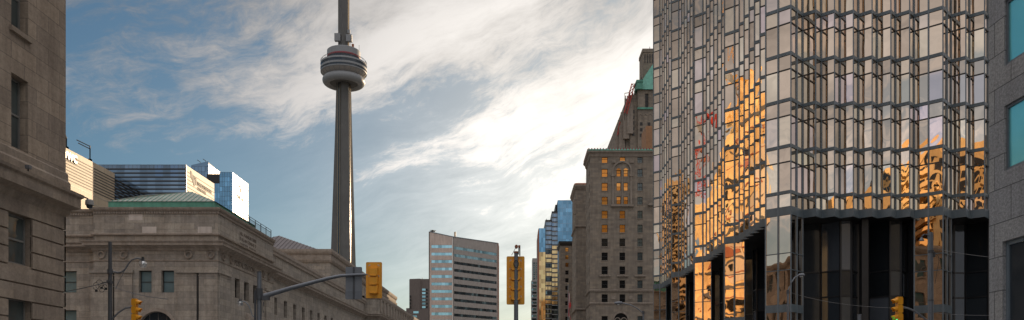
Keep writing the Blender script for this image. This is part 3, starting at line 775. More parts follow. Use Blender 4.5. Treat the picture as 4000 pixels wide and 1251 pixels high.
def block_hotel_white():
    D = 320; X = (908-VX)*D/F0; t = thing('hotel_tower', 'slim glass hotel tower with gleaming white north face behind the station', 'hotel', (X-4, 330, 0))
    top = zz(673, D); Ye = onX(969, X); N = Fr(X, 0, 0, 1); E = Fr(0, D, 1, 0); xl = (858-VX)*D/F0
    ob('wall', MB().box(xl, X, D+.1, Ye, 0, top), 'white_panel', t)
    ob('glazing', glass_grid(E, xl, X-.05, 0, top, 1.0, 1.9), 'sky_glass', t)
    ob('mullion', mull_grid(E, xl, X-.05, 0, top, 1.0, 1.9, .03, .07), 'louvre', t)
    ob('dark_floor', MB().fbox(E, xl-6, X, 56, 59.6, -.1, .06), 'navy_glass', t)
    for k, (a, b) in enumerate(((D+4.2, D+12), (D+4.2, D+16), (D+3, D+14), (D+4, D+15))):
        z = 69-k*4.2; m = MB()
        for q in range(6): m.fbox(N, a+q*(b-a)/6, a+q*(b-a)/6+(b-a)/9, z, z+.5, -.05, .05)
        ob('window_slot', m, 'cream', t)
    lettering(t, 'DELTA', N, D+5.2, 77.3, .12, 2.0, 'louvre', sx=1.25, bold=.05)
    em = MB(); em.ring(N, D+9.3, 81.2, .5, .9, .03, .14); em.ring(N, D+7.4, 82.2, 2.4, 2.7, .03, .14, R(-25), R(60), 8); em.ring(N, D+8.3, 82.6, .2, .5, .03, .14)
    ob('emblem', em, 'louvre', t)
    # set-back upper block
    Y2 = 331; X2 = (814-VX)*Y2/F0; xl2 = (747-VX)*Y2/F0; tp = zz(630, Y2); Y3 = onX(871, X2); E2 = Fr(0, Y2, 1, 0)
    up = MB(); up.box(X2-.4, X2, Y2+.1, Y3, 58, tp-1); up.face([(X2,Y2+.1,tp-1),(X2,Y3,tp-1),(X2-.4,Y3,tp-1),(X2-.4,Y2+.1,tp)])
    up.box(xl2, X2-.4, Y2+.3, Y3, 0, tp-3.2)
    ob('wall', up, 'white_panel', t)
    g = glass_grid(E2, xl2, X2, 0, tp-2, 1.4, 2.2); g.face([E2.p(xl2,tp-2,0),E2.p(X2,tp-2,0),E2.p(X2,tp,0),E2.p(xl2,tp-1.6,0)])
    ob('glazing', g, 'blue_glass', t); ob('mullion', mull_grid(E2, xl2, X2, 0, tp-2.2, 1.4, 2.2, .03, .07), 'louvre', t)
    ob('roof_recess', MB().box(X2+.1, xl-.05, Y2-2, Y2+6, 0, zz(685, Y2)), 'black_metal', t)
    g2 = Fr(0, Y2-2.05, 1, 0); ob('glazing', glass_grid(g2, X2+.1, xl-.05, 0, zz(722,Y2), 1.0, 2.0), 'sky_glass', t)
    for px, py in ((782,633), (804,629)):
        b = at(px, py, Y2+1); ob('aerial', MB().tube([(b.x, b.y, tp-3), (b.x, b.y, b.z), (b.x-1.2, b.y, b.z+.8)], .14, 5), 'louvre', t)
block_hotel_white()

# ------------------------------------------------------------------ far towers in the middle
def brown_residential():
    D = 600; s = D/F0; x = lambda px: (px-VX)*s
    t = thing('residential_tower', 'dull brown precast tower left of the pale banded office block', 'tower block', (x(1634), D, 0))
    top = zz(1090, D)
    body = MB().prism([(x(1596),D+4),(x(1601),D),(x(1640),D-2),(x(1646),D),(x(1690),D),(x(1690),D+30),(x(1596),D+30)], 0, top)
    ob('wall', body, 'brown_tower', t)
    ob('podium', MB().box(x(1588), x(1600)-.1, D-2, D+20, 0, zz(1205, D)).box(x(1600)-.1, x(1690), D-8, D-2.1, 0, zz(1213,D)), 'brown_tower', t)
    E = Fr(0, D, 1, 0); n = 0
    for r in range(18):
        z0 = zz(1128+r*13.6, D)
        if z0 < 4: break
        g = MB().fbox(E, x(1649), x(1662), z0-1.5, z0, -.1, .12); ob('window', g, 'band_glass', t)
        g = MB().fbox(E, x(1664), x(1671), z0-1.5, z0, -.1, .10); ob('window', g, 'dim_glass', t)
        if r > 1: g = MB().fbox(Fr(0,D-1.2,1,0), x(1600), x(1606), z0-1.5, z0, -.6, .3); ob('window', g, 'dim_glass', t)
    for k, (a, b) in enumerate(((1620,1640),(1618,1634))):
        g = MB().fbox(Fr(0,D-8,1,0), x(a), x(b), zz(1228+k*16,D), zz(1220+k*16,D), -.1, .1); ob('window', g, 'band_glass', t)
    ob('aerial', MB().tube([(x(1646),D+5,top),(x(1646),D+5,top+1.6)], .2, 5), 'louvre', t)
brown_residential()

def banded_block():
    D = 400; s = D/F0; x = lambda px: (px-VX)*s
    t = thing('office_block', 'pale grey office block with ribbon windows and slanted roofline in the street gap', 'office block', (x(1770), D, 0))
    xa, xb = x(1678), x(1771)
    L = 21.8; c = (xb, D)
    E = Fr(xa, D, 1, 0); S = Fr(xb, D, 1, 1); wE = xb-xa; wS = L*math.sqrt(2)
    e = S.p(wS, 0); topA, topB, topC = zz(906, D), zz(926, D), zz(951, D+L)
    w = MB()
    rows = [zz(958+k*29.2, D) for k in range(22)]; rows = [r for r in rows if r > 3]
    h = 1.42
    w.wall(E, 0, wE, 0, topB-1.5, [(.95, wE-.7, r-h, r) for r in rows], .12)
    w.face([E.p(0,topB-1.5),E.p(wE,topB-1.5),E.p(wE,topB),E.p(0,topA)])
    w2 = MB()
    rS = [zz(962+k*29.2, D) for k in range(22)]; rS = [r for r in rS if r > 3]
    w2.wall(S, 0, wS, 0, topC-2, [(.5, wS-.9, r-h, r) for r in rS], .12)
    w2.face([S.p(0,topC-2),S.p(wS,topC-2),S.p(wS,topC),S.p(0,topB)])
    # back, sides, roof
    bk = (xa, D+L+8); w2.face([(xa,D,0),(xa,D,topA),(*bk,topA),(*bk,0)]); w2.face([(e[0],e[1],0),(e[0]+.5,e[1]+9,0),(e[0]+.5,e[1]+9,topC),(e[0],e[1],topC)])
    w2.face([(xa,D,topA-.05),(xb,D,topB-.05),(e[0],e[1],topC-.05),(e[0]+.5,e[1]+9,topC-.05),(*bk,topA-.05)])
    ob('wall', w, 'panel_lit', t); ob('wall', w2, 'panel_grey', t)
    for k, r in enumerate(rows):
        g = glass_grid(E, .95, wE-.7, r-h, r, 1.6, h, -.10); o = ob('ribbon_window', g, 'band_glass', t)
        ob('mullion', mull_grid(E, .95, wE-.7, r-h, r, 1.6, h, -.05, .03), 'louvre', o)
    for k, r in enumerate(rS):
        dark = k >= 2
        g = glass_grid(S, .5, wS-.9, r-h, r, 1.45, h, -.10); o = ob('ribbon_window', g, 'band_dark' if dark else 'band_glass', t)
        ob('mullion', mull_grid(S, .5, wS-.9, r-h, r, 1.45, h, -.05, .03), 'louvre', o)
    ob('corner_strip', MB().box(xa-.4, xa, D-.05, D+2, 0, topA+.1), 'steel_dark', t)
    cs = MB().fbox(E, wE-.62, wE-.1, 0, topB-.2, -.05, .08); ob('corner_strip', cs, 'white_panel', t)
    ob('corner_strip', MB().fbox(S, -.05, .12, 0, topB-.1, -.05, .1), 'steel_dark', t)
    ob('corner_strip', MB().fbox(S, wS-.12, wS+.5, 0, topC+.1, -.2, .08), 'brick_red', t)
    rm = MB()
    for (FF, u0, z0, u1, z1) in ((E,0,topA,wE,topB), (S,0,topB,wS,topC)):
        rm.hexa([FF.p(u0,z0-.1,.15),FF.p(u0,z0-.1,-.3),FF.p(u1,z1-.1,-.3),FF.p(u1,z1-.1,.15),FF.p(u0,z0+.25,.15),FF.p(u0,z0+.25,-.3),FF.p(u1,z1+.25,-.3),FF.p(u1,z1+.25,.15)])
    ob('roof_edge', rm, 'steel', t)
    jt = MB()
    for k in range(1, 16):
        u = wS*k/16; jt.fbox(S, u-.02, u+.02, 0, topC-2, -.05, .02)
    for k in range(1, 8): jt.fbox(E, wE*k/8-.02, wE*k/8+.02, 0, topB-1.5, -.05, .02)
    pass
    cr = MB().box(xa+.3, xa+2.8, D+.3, D+1.0, topA+.1, topA+.5).box(xa+.9, xa+2.0, D+.3, D+1.1, topA+.5, topA+1.0).tube([(xa+.1,D+.6,topA+.9),(xa+3.2,D+.6,topA+.8)], .12, 6)
    ob('cleaning_rig', cr, 'louvre', t)
    ob('plant_box', MB().box(x(1769), x(1776), D+8, D+9, topB, zz(906, D+8)), 'cream', t)
    pass
banded_block()

def slim_condo():
    D = 520; s = D/F0; x = lambda px: (px-VX)*s
    t = thing('condominium_tower', 'slim pale glass condominium tower with balcony edges, farthest down the street', 'tower block', (x(2088), D, 0))
    t1, t2 = zz(1009, D), zz(1096, D)
    ob('wall', MB().box(x(2079.5), x(2110), D, D+14, 0, t1), 'panel_grey', t)
    ob('wall', MB().box(x(2076), x(2079.4), D-1, D+14, 0, t2).box(x(2079.4), x(2110), D-1, D-.01, 0, t2), 'panel_grey', t)
    E = Fr(0, D, 1, 0); E2 = Fr(0, D-1, 1, 0)
    for k in range(8):
        z = zz(1026+k*8.6, D); ob('window', MB().fbox(E, x(2083), x(2090), z-1, z, -.1, .08), 'band_glass', t); ob('window', MB().fbox(E, x(2093), x(2099), z-1, z, -.1, .08), 'band_glass', t)
    k = 0; z = t2-.8
    while z > 6:
        ob('window', MB().fbox(E2, x(2078), x(2108), z-1.5, z-.3, -.1, .06), 'band_dark' if k % 2 else 'band_glass', t)
        ob('balcony', MB().fbox(E2, x(2074.5), x(2108), z-.3, z+.02, -1, .7), 'white', t); z -= 2.15; k += 1
slim_condo()

def stepped_tower():
    D = 450; s = D/F0; x = lambda px: (px-VX)*s
    t = thing('stepped_tower', 'blue glass tower stepping up to the right, beside the hotel, gold reflections coloured into its panes', 'tower', (x(2160), D, 0))
    E = Fr(0, D, 1, 0)
    a = zz(892, D)
    ob('core', MB().box(x(2104), x(2130), D+.1, D+40, 0, a).box(x(2130), x(2155), D-.4, D+40, 0, zz(860,D)).box(x(2155), x(2178), D-1.4, D+40, 0, zz(828,D)).box(x(2178), x(2275), D+.1, D+40, 0, zz(783,D)).box(x(2170), x(2178)-.05, D+2, D+30, 0, zz(797,D)), 'black_metal', t)
    zm = zz(985, D)
    ob('glazing', glass_grid(E, x(2106), x(2130), zm, a, 1.15, 2.5), 'sky_glass', t)
    ob('glazing', glass_grid(E, x(2106), x(2130), 0, zm, 1.15, 2.5), 'gold_reflection_far', t)
    ob('glazing', glass_grid(E, x(2178), x(2275), 0, zz(783,D), 1.5, 2.2), 'sky_glass', t)
    ob('mullion', mull_grid(E, x(2178), x(2275), 0, zz(783,D), 3, 4.4, .03, .12, .2), 'blue_glass', t)
    ob('edge_fin', MB().box(x(2102.5), x(2106), D-.2, D+20, 0, a-.6), 'brick_red', t)
    for (p0, p1, tp, off) in ((2130,2155,860,.4), (2155,2178,828,1.4)):
        Fq = Fr(0, D-off, 1, 0); z = zz(tp, D)-1; k = 0
        ob('slab_edge', MB().fbox(Fq, x(p0), x(p1), z-.1, z+1.0, -.1, .1), 'black_metal', t)
        while z > 3:
            ob('slab_edge', MB().fbox(Fq, x(p0)+.1, x(p1)-.02, z-.28, z, -.3, .3), 'white', t)
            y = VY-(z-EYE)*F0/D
            m_ = 'navy_glass' if y < 960 else ('gold_reflection_far' if (y < 1180 and (p0 > 2150 or k % 3)) else 'band_dark')
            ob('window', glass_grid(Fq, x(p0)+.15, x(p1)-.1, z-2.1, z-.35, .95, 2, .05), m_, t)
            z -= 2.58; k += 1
    ob('aerial', MB().tube([(x(2213),D+5,zz(783,D)),(x(2213),D+5,zz(775,D))], .15, 5).tube([(x(2136),D+5,zz(860,D)),(x(2136),D+5,zz(848,D))], .15, 5), 'louvre', t)
stepped_tower()

# ------------------------------------------------------------------ grand hotel
XH = 18.9
def build_hotel():
    t = thing('grand_hotel', 'beige stone chateau hotel with windows coloured as amber reflections and green copper roofs between street and gold tower', 'hotel', (45, 270, 0))
    def wing(D, Yb, top, cols_px, rows, amber_rows, xr, dark_col=None, extra=()):
        S = Fr(XH, Yb, 0, -1); E = Fr(0, D, 1, 0); s = D/F0
        ops = []; spec = []
        for ci, (a, b) in enumerate(cols_px):
            for ri, (y0, y1) in enumerate(rows):
                o = ((a-VX)*s, (b-VX)*s, zz(y1, D), zz(y0, D))
                if o[2] < 1: continue
                ops.append(o); spec.append((o, ci, ri))
        for a, b, y0, y1, am in extra: ops.append(((a-VX)*s, (b-VX)*s, zz(y1, D), zz(y0, D)))
        w = MB(); w.wall(E, XH, xr, 0, top, ops, .3)
        for (a, b, y0, y1, am), o in zip(extra, ops[len(ops)-len(extra):]): window(t, E, o[0]+.01, o[1]-.01, o[2], o[3], -.22, 'dark_frame', am, 'sash', fw=.08)
        dep = Yb-D; so = []
        for k in range(3):
            u = dep*(k+.5)/3-.6
            for (y0, y1) in rows:
                if zz(y1, D) > 1: so.append((u, u+1.2, zz(y1,D), zz(y0,D)))
        w.wall(S, 0, dep, 0, top, so, .3); w.face([(XH,D,top-.02),(xr,D,top-.02),(xr,Yb,top-.02),(XH,Yb,top-.02)]); w.wall(Fr(xr,Yb,-1,0), 0, xr-XH, 0, top)
        ob('wall', w, 'hotel', t)
        for o, ci, ri in spec:
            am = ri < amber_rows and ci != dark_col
            window(t, E, o[0]+.01, o[1]-.01, o[2], o[3], -.26, 'dark_frame', 'amber_reflection_glass' if am else ('room_glass' if ci == dark_col else 'dim_glass'), 'cross' if ci == dark_col else 'sash', fw=.09)
            ob('sill', MB().fbox(E, o[0]-.1, o[1]+.1, o[2]-.16, o[2], -.2, .1), 'hotel_trim', t) if D < 220 else None
        for o in so: window(t, S, o[0]+.01, o[1]-.01, o[2], o[3], -.26, 'dark_frame', 'dim_glass', 'sash', fw=.09)
        path = [(XH, Yb), (XH, D), (xr, D)]
        return E, S, path
    # order of path: from the far street corner to the near one, then along the east face
    rows1 = [(606+54.4*k, 637+54.4*k) for k in range(11)]+[(1235,1266),(1300,1340),(1370,1410)]
    top = 59.2; D = 200
    E, S, path = wing(200, 211.5, top, [(2350,2374),(2490,2510),(2560,2582),(2630,2652),(2700,2722)], rows1, 6, xr=62, dark_col=1, extra=[(a, b, y0, y1, 'amber_reflection_glass') for a, b in ((2408,2425),(2436,2453)) for y0, y1 in ((664,690),(714,745),(768,798))]+[(2421,2443,606,637,'amber_reflection_glass')]+[(2420,2442,*rows1[k],'amber_reflection_glass' if k < 6 else 'dim_glass') for k in range(4,11)])
    path = [(XH,211.5),(XH,200),(62,200)]
    ob('cornice', MB().sweep(path, [(0,top-.9),(.2,top-.7),(.35,top-.1),(.75,top+.25),(.8,top+.55),(0,top+.6)]), 'hotel_trim', t)
    ob('copper_cresting', MB().sweep(path, [(.5,top+.58),(.72,top+.6),(.72,top+.8),(.55,top+.95),(.2,top+1.15),(-.4,top+1.17)]), 'copper', t)
    cr = MB()
    for k in range(60): cr.box(XH-.5+k*.72, XH-.25+k*.72, 199.3, 199.5, top+.75, top+1.2)
    for k in range(16): cr.box(XH-.72, XH-.5, 200+k*.72, 200.25+k*.72, top+.75, top+1.2)
    ob('cresting_tooth', cr, 'red', t)
    for z, dd in ((zz(1137, D), .3), (zz(1187, D), .18), (zz(775, D)-.6, .0)):
        if dd: ob('string_course', MB().sweep(path, [(0,z-.3),(dd,z-.15),(dd+.1,z+.2),(0,z+.35)]), 'hotel_trim', t)
    # central column of windows with the arched surround
    X = lambda px: (px-VX)*D/F0
    for a, b in ((2408,2425), (2436,2453)):
        ob('arch_moulding', MB().ring(E, (X(a)+X(b))/2, zz(666,D), (X(b)-X(a))/2, (X(b)-X(a))/2+.22, 0, .14, 0, PI, 10), 'hotel_trim', t)
        g = MB(); n = 10; c = (X(a)+X(b))/2; r = (X(b)-X(a))/2
        g.face([E.p(c+r*math.cos(PI*k/n), zz(666,D)+r*math.sin(PI*k/n), .06) for k in range(n+1)]); ob('window', g, 'amber_reflection_glass', t)
    uc = X(2430); ra = X(2430)-X(2396)
    sur = MB().ring(E, uc, zz(668,D), ra-.1, ra+.32, -.05, .3, 0, PI, 20)
    for sg in (-1, 1): sur.fbox(E, uc+sg*(ra+.1)-.24, uc+sg*(ra+.1)+.24, zz(800,D), zz(668,D), -.05, .26).fbox(E, uc+sg*(ra+.1)-.42, uc+sg*(ra+.1)+.42, zz(690,D), zz(683,D), .02, .4)
    sur.fbox(E, uc-.14, uc+.14, zz(800,D), zz(665,D), -.05, .22).fbox(E, uc-ra-.7, uc+ra+.7, zz(808,D), zz(800,D), -.05, .5)
    ob('arched_surround', sur, 'hotel_trim', t)
    for px in (2398, 2468): ob('plaque', MB().fbox(E, X(px)-.45, X(px)+.45, zz(637,D), zz(626,D), -.05, .22), 'hotel_trim', t)
    for k in range(4, 11):
        y0, y1 = rows1[k]
        ob('sill', MB().fbox(E, X(2418), X(2444), zz(y1,D)-.16, zz(y1,D), -.05, .12), 'hotel_trim', t)
    for px in (2362, 2431, 2500): ob('bracket_sill', MB().fbox(E, X(px)-1.4, X(px)+1.4, zz(1081,D), zz(1076,D), -.05, .45), 'hotel_trim', t)
    for px in (2396, 2463): ob('plaque', MB().fbox(E, X(px)-.5, X(px)+.5, zz(1170,D), zz(1156,D), -.05, .12), 'hotel_trim', t)
    ac = X(2425); az = zz(1250,D)
    ob('arch_moulding', MB().ring(E, ac, az, 1.7, 2.15, -.05, .25, 0, PI, 18), 'hotel_trim', t)
    g = MB(); g.face([E.p(ac+1.7*math.cos(PI*k/16), az+1.7*math.sin(PI*k/16), .03) for k in range(17)]); ob('window', g, 'dim_glass', t)
    for px in (2412, 2437): ob('arch_moulding', MB().ring(E, X(px), az-.2, .62, .82, -.03, .16, 0, PI, 12), 'hotel_trim', t)
    ob('balcony', MB().fbox(E, X(2530), X(2556), zz(804,D), zz(797,D), -.05, .7), 'hotel_trim', t)
    # second and third wings
    rows2 = [(760+44*k, 786+44*k) for k in range(16)]
    wing(246, 262, 62.6, [(2310,2326),(2340,2356)], rows2, 0, xr=45)
    p2 = [(XH,262),(XH,246),(45,246)]
    ob('cornice', MB().sweep(p2, [(0,61.2),(.3,61.6),(.7,62.3),(.75,62.8),(0,62.85)]), 'hotel_trim', t)
    ob('copper_cresting', MB().sweep(p2, [(.4,62.8),(.6,62.85),(.5,63.2),(-.3,63.5)]), 'brick_red', t)
    for z in (20.5, 24.5, 50): ob('string_course', MB().sweep(p2, [(0,z-.3),(.35,z-.1),(.4,z+.25),(0,z+.4)]), 'hotel_trim', t)
    ob('gargoyle', MB().fbox(Fr(XH,262,0,-1), 14.6, 15.6, 54, 58.5, -.1, .8), 'hotel_trim', t)
    rows3 = [(967+30*k, 983+30*k) for k in range(13)]
    wing(330, 345, 60, [(2208,2221),(2240,2252)], rows3, 3, xr=40)
    p3 = [(XH,345),(XH,330),(40,330)]
    ob('cornice', MB().sweep(p3, [(0,58.6),(.3,59),(.6,59.6),(.7,60.4),(0,60.5)]), 'dark_frame', t)
    ob('terrace_balustrade', MB().box(XH-4, XH, 206, 330, 0, 17.2).box(XH-4.3, XH-3.9, 206, 330, 17.2, 18.4), 'hotel', t)
    # main body, extended unseen to block low sun, and stepped upper tower
    ob('wall', MB().box(32.2, 95, 222, 360, 0, 66), 'hotel', t)
    ob('wall', MB().box(62.05, 95, 200, 222, 0, 66), 'hotel', t)
    x = lambda px: (px-VX)*250/F0
    up = MB().box(x(2411), 90, 250, 320, 66, zz(500,250)).box(x(2422), 88, 249, 315, 66, zz(470,250)).box(x(2440), 85, 248, 312, 66, zz(405,250)).box(x(2455), 84, 247, 310, 66, zz(385,250))
    ob('wall', up, 'hotel', t)
    tw = MB(); tx0, tx1 = x(2484), x(2620); E4 = Fr(0, 246, 1, 0)
    aw = [(x(p), x(p)+1.0, zz(420,246), zz(366,246)) for p in (2512, 2545, 2580)]
    tw.wall(E4, tx0, tx1, 60, zz(352,246), aw, .4); tw.wall(Fr(tx0,262,0,-1), 0, 16, 60, zz(352,246)); tw.face([(tx0,246,zz(353,246)),(tx1,246,zz(353,246)),(tx1,262,zz(353,246)),(tx0,262,zz(353,246))])
    ob('wall', tw, 'hotel', t)
    for o in aw: window(t, E4, o[0]+.01, o[1]-.01, o[2], o[3], -.35, 'dark_frame', 'dim_glass', 'sash', fw=.08)
    ob('copper_cresting', MB().fbox(E4, x(2482), tx1, zz(428,246), zz(421,246), -.1, .4), 'copper', t)
    for k in range(5):
        c0 = x(2486)+k*1.55; ob('blind_arch', MB().ring(E4, c0+.6, zz(452,246), .42, .62, -.05, .12, 0, PI, 8).fbox(E4, c0+.05, c0+.2, zz(470,246), zz(452,246), -.05, .12), 'hotel_trim', t)
    pn = MB()
    for px, py, Dg in ((2412,500,250.3),(2423,470,249.3),(2441,405,248.3),(2448,405,248.3),(2456,385,247.3),(2468,385,247.3),(2476,385,247.3),(2418,500,250.3),(2431,470,249.3)):
        c = at(px, py, Dg); m = MB().box(c.x, c.x+.5, Dg, Dg+.5, c.z-.2, c.z+1.6); m.prism([(c.x+.12,Dg+.12),(c.x+.38,Dg+.12),(c.x+.38,Dg+.38),(c.x+.12,Dg+.38)], c.z+1.6, c.z+2.5); ob('pinnacle', m, 'hotel_trim', t)
    # lower gables and dormers on the flank
    for px, y0, y1, Dg in ((2416, 520, 545, 248.6), (2430, 470, 500, 247.6), (2447, 405, 440, 246.6), (2462, 395, 420, 246.2)):
        gx = (px-VX)*Dg/F0; g = MB(); z0, z1 = zz(y1,Dg), zz(y0,Dg)
        g.prism([(gx-.9,Dg),(gx+.9,Dg),(gx+.9,Dg+2),(gx-.9,Dg+2)], z0-8, z0); g.face([(gx-1,Dg-.05,z0),(gx+1,Dg-.05,z0),(gx,Dg-.05,z1)]); g.face([(gx-1,Dg-.05,z0),(gx,Dg-.05,z1),(gx,Dg+2,z1),(gx-1,Dg+2,z0)])
        ob('gable', g, 'hotel_trim', t)
    lw = MB()
    for px, Dg, a, b, n in ((2445, 249, 470, 545, 4), (2468, 246.9, 430, 540, 5), (2500, 245.9, 478, 545, 3), (2530, 245.9, 478, 545, 3)):
        Eg = Fr(0, Dg if Dg < 246 else Dg, 1, 0)
        for k in range(n):
            y = a+(b-a)*k/n; lw = MB().fbox(Fr(0,{249:248,246.9:247,245.9:246}[Dg],1,0), (px-VX)*Dg/F0, (px-VX)*Dg/F0+.8, zz(y+13,Dg), zz(y,Dg), -.1, .05); ob('window', lw, 'dim_glass', t)
    rf = MB(); zb = zz(352,246); zt = zz(232,252)
    b0, b1, b2, b3 = (tx0-.7,245.4,zb), (tx1,245.4,zb), (tx1,263,zb), (tx0-.7,263,zb); r0, r1 = (x(2565),254,zt), (tx1-2,254,zt)
    rf.face([b0,b1,r1,r0]); rf.face([b1,b2,r1]); rf.face([b2,b3,r0,r1]); rf.face([b3,b0,r0])
    ob('copper_roof', rf, 'copper', t)
    ob('copper_roof', MB().box(x(2478), x(2500), 244.9, 250, zz(352,246), zz(322,246)).box(x(2476), x(2502), 244.7, 250.2, zz(326,246), zz(318,246)), 'copper', t)
    ob('finial', MB().tube([(x(2498),246,zz(320,246)),(x(2498),246,zz(300,246))], .12, 5).tube([(x(2494),246,zz(310,246)),(x(2504),246,zz(310,246))], .1, 5), 'dark_frame', t)
    ch = MB().box(x(2521), x(2600), 255, 262, zb-4, zz(196,255)).box(x(2519), x(2602), 254.8, 262.2, zz(205,255), zz(191,255))
    ob('chimney', ch, 'hotel', t)
    for k in range(4): ob('chimney_slot', MB().box(x(2528)+k*.8, x(2528)+k*.8+.25, 254.85, 254.98, zz(246,255), zz(212,255)), 'dark_frame', t)
    ob('finial', MB().tube([(x(2551),256,zz(191,255)),(x(2551),256,zz(178,255))], .1, 5), 'dark_frame', t)
    ob('parapet_block', MB().box(X(2531), X(2556), 203, 210, top, zz(492,203)), 'amber_stone' if 'amber_stone' in M else 'brick_pale', t)
M['brick_pale'] = plain('warm_brick', (.36, .19, .10), .85)
build_hotel()
# red hoist masts standing on the hotel's stepped roof
h = thing('roof_hoist', 'red lattice hoist leaning on the stepped roof of the chateau hotel', 'hoist', at(2440,470,248))
hm = MB()
def lattice(mb, p, q, w, n, r=.08):
    p, q = Vector(p), Vector(q); d = (q-p).normalized(); a = d.cross(Vector((0,1,.1))).normalized()*w; b = d.cross(a).normalized()*w
    cs = [a+b, a-b, -a-b, -a+b]
    for c in cs: mb.tube([p+c, q+c], r, 5)
    for k in range(n):
        s0, s1 = p.lerp(q, k/n), p.lerp(q, (k+1)/n)
        for i in range(4): mb.tube([s0+cs[i], s1+cs[(i+1)%4]], r*.7, 4)
    return mb
lattice(hm, at(2443,445,246.3), at(2473,330,246.3), .45, 9, .13)
ob('mast', hm, 'crane_red', h)
ob('arm', MB().tube([at(2440,365,246.2), at(2462,362,246.2)], .12, 5).tube([at(2465,330,246.2), at(2482,328,246.2)], .12, 5).tube([at(2440,365,246.2), at(2440,470,246.2)], .06, 4), 'dark_frame', h)
h2 = thing('roof_hoist', 'small red hoist frame lower down the chateau hotel roof edge', 'hoist', at(2421,520,249.5))
ob('mast', lattice(MB(), at(2416,530,248.4), at(2425,478,248.4), .35, 5, .11), 'crane_red', h2)

# ------------------------------------------------------------------ gold glass tower
def build_gold():
    u = .79; L = u*math.sqrt(2); rot = R(.8)
    C = (22.8, 66.0); cr, sr = math.cos(rot), math.sin(rot)
    W = lambda a, b: (C[0]+(a*cr-b*sr)*u, C[1]+(a*sr+b*cr)*u)
    t = thing('gold_glass_tower', 'faceted gold mirror glass office tower with steel mullions and dark recessed lobby on the right', 'office tower', (42, 90, 0))
    # plan, in units of u: south side from its far end to the corner, then the east side
    south = [(-2,2)]; b = 2
    for per in range(4):
        south += [(0,b+2)]
        for k in range(6): south += [(-1,b+3+2*k), (0,b+4+2*k)]
        south += [(-2,b+16)]; b += 16
    south += [(0,b+2)]
    east = [(0,0)]; a = 0
    for per in range(3):
        east += [(a+2,2)]
        for k in range(6): east += [(a+3+2*k,1), (a+4+2*k,2)]
        east += [(a+16,0)]; a += 16
    plan = list(reversed(south))+east
    wide = lambda p, q: abs(p[0]-q[0]) > 1.5 and abs(p[1]-q[1]) > 1.5
    segs = [(W(*p), W(*q), 2 if wide(p,q) else 1, p, q) for p, q in zip(plan, plan[1:])]
    zF0, zF1 = 15.65, 16.35; FH = 3.82; z0 = 17.4; NF = 13; sp = .27; TR = .05
    TOP = z0+NF*FH
    panes = []                                     # (score, mb-builder)
    def proj(p):
        return (VX+p[0]/p[1]*F0, VY-(p[2]-EYE)/p[1]*F0)
    def add_pane(F, ua, ub, va, vb, lst, d=-.045):
        k, q = random.gauss(0,.0016), random.gauss(0,.0022)
        pts = [F.p(ua,va,d-k-q), F.p(ub,va,d+k-q), F.p(ub,vb,d+k+q), F.p(ua,vb,d-k+q)]
        P = [proj(p) for p in pts]; ar = 0
        for i in range(4):
            x0, y0 = P[i]; x1, y1 = P[(i+1)%4]; ar += x0*y1-x1*y0
        cxp, cyp = sum(p[0] for p in P)/4, sum(p[1] for p in P)/4
        vis = 0 < cxp < 3868 and 0 < cyp < 1251
        mid = F.p((ua+ub)/2, 0); facing = (F.n[0]*-mid[0]+F.n[1]*-mid[1]) > 0
        lst.append((abs(ar) if vis and facing else 0, pts))
    levels = [(zF1, z0)]
    for k in range(NF):
        zb = z0+k*FH; levels += [(zb+sp, zb+sp+2.36), (zb+sp+2.36+TR, zb+FH)]
    for A, B, n, p, q in segs:
        F = Fr(*A, B[0]-A[0], B[1]-A[1]); ln = math.hypot(B[0]-A[0], B[1]-A[1])
        for i in range(n):
            ua, ub = ln*i/n+.03, ln*(i+1)/n-.03
            for va, vb in levels: add_pane(F, ua, ub, va, vb, panes)
    # glazed columns that carry the wide bays down to the pavement
    colsegs = [s for s in segs if s[2] == 2]
    cl = [(12.53,zF0), (11.13,12.47), (8.25,11.07), (4.9,7.6), (.6,4.84)]
    cpan = []
    for A, B, n, p, q in colsegs:
        F = Fr(*A, B[0]-A[0], B[1]-A[1]); ln = math.hypot(B[0]-A[0], B[1]-A[1])
        for i in range(n):
            for va, vb in cl: add_pane(F, ln*i/n+.03, ln*(i+1)/n-.03, va, vb, cpan)
    panes.sort(key=lambda s: -s[0]); cpan.sort(key=lambda s: -s[0])
    allp = [(s, pts, 'gold') for s, pts in panes]+[(s, pts, 'gold_col') for s, pts in cpan]
    allp.sort(key=lambda s: -s[0])
    rest = {'gold': MB(), 'gold_col': MB()}
    for i, (s, pts, mt) in enumerate(allp):
        if i < 99:
            m = MB(); m.face(pts); ob('window_pane', m, mt, t)
        else: rest[mt].face(pts)
    big = rest['gold']; nb = len(big.f)
    rp = ob('window_pane', big, 'gold', t, kind='stuff')
    ob('column_pane', rest['gold_col'], 'gold_col', t, kind='stuff')
    # vertical mullions
    ml = []
    def mull(F, uu, z_0, z_1, w=.13, dd=.12, score=1):
        ml.append((score, (F, uu, z_0, z_1, w, dd)))
    def dist_score(pt): 
        x, _ = proj((pt[0], pt[1], 20)); return (1000 if 2500 < x < 3870 else 0)+500/pt[1]
    for i, (A, B, n, p, q) in enumerate(segs):
        F = Fr(*A, B[0]-A[0], B[1]-A[1]); ln = math.hypot(B[0]-A[0], B[1]-A[1]); low = 0 if n == 2 else zF0
        if n == 2: mull(F, ln/2, 0, TOP, .10, .09, dist_score(F.p(ln/2, 0)))
    mm = []
    for i, P in enumerate([s[0] for s in segs]+[segs[-1][1]]):
        pl = plan[i]; widep = (i > 0 and segs[i-1][2] == 2) or (i < len(segs) and segs[i][2] == 2)
        mm.append((dist_score(P), P, widep))
    mm.sort(key=lambda s: -s[0]); ml.sort(key=lambda s: -s[0])
    restm = MB(); c = 0
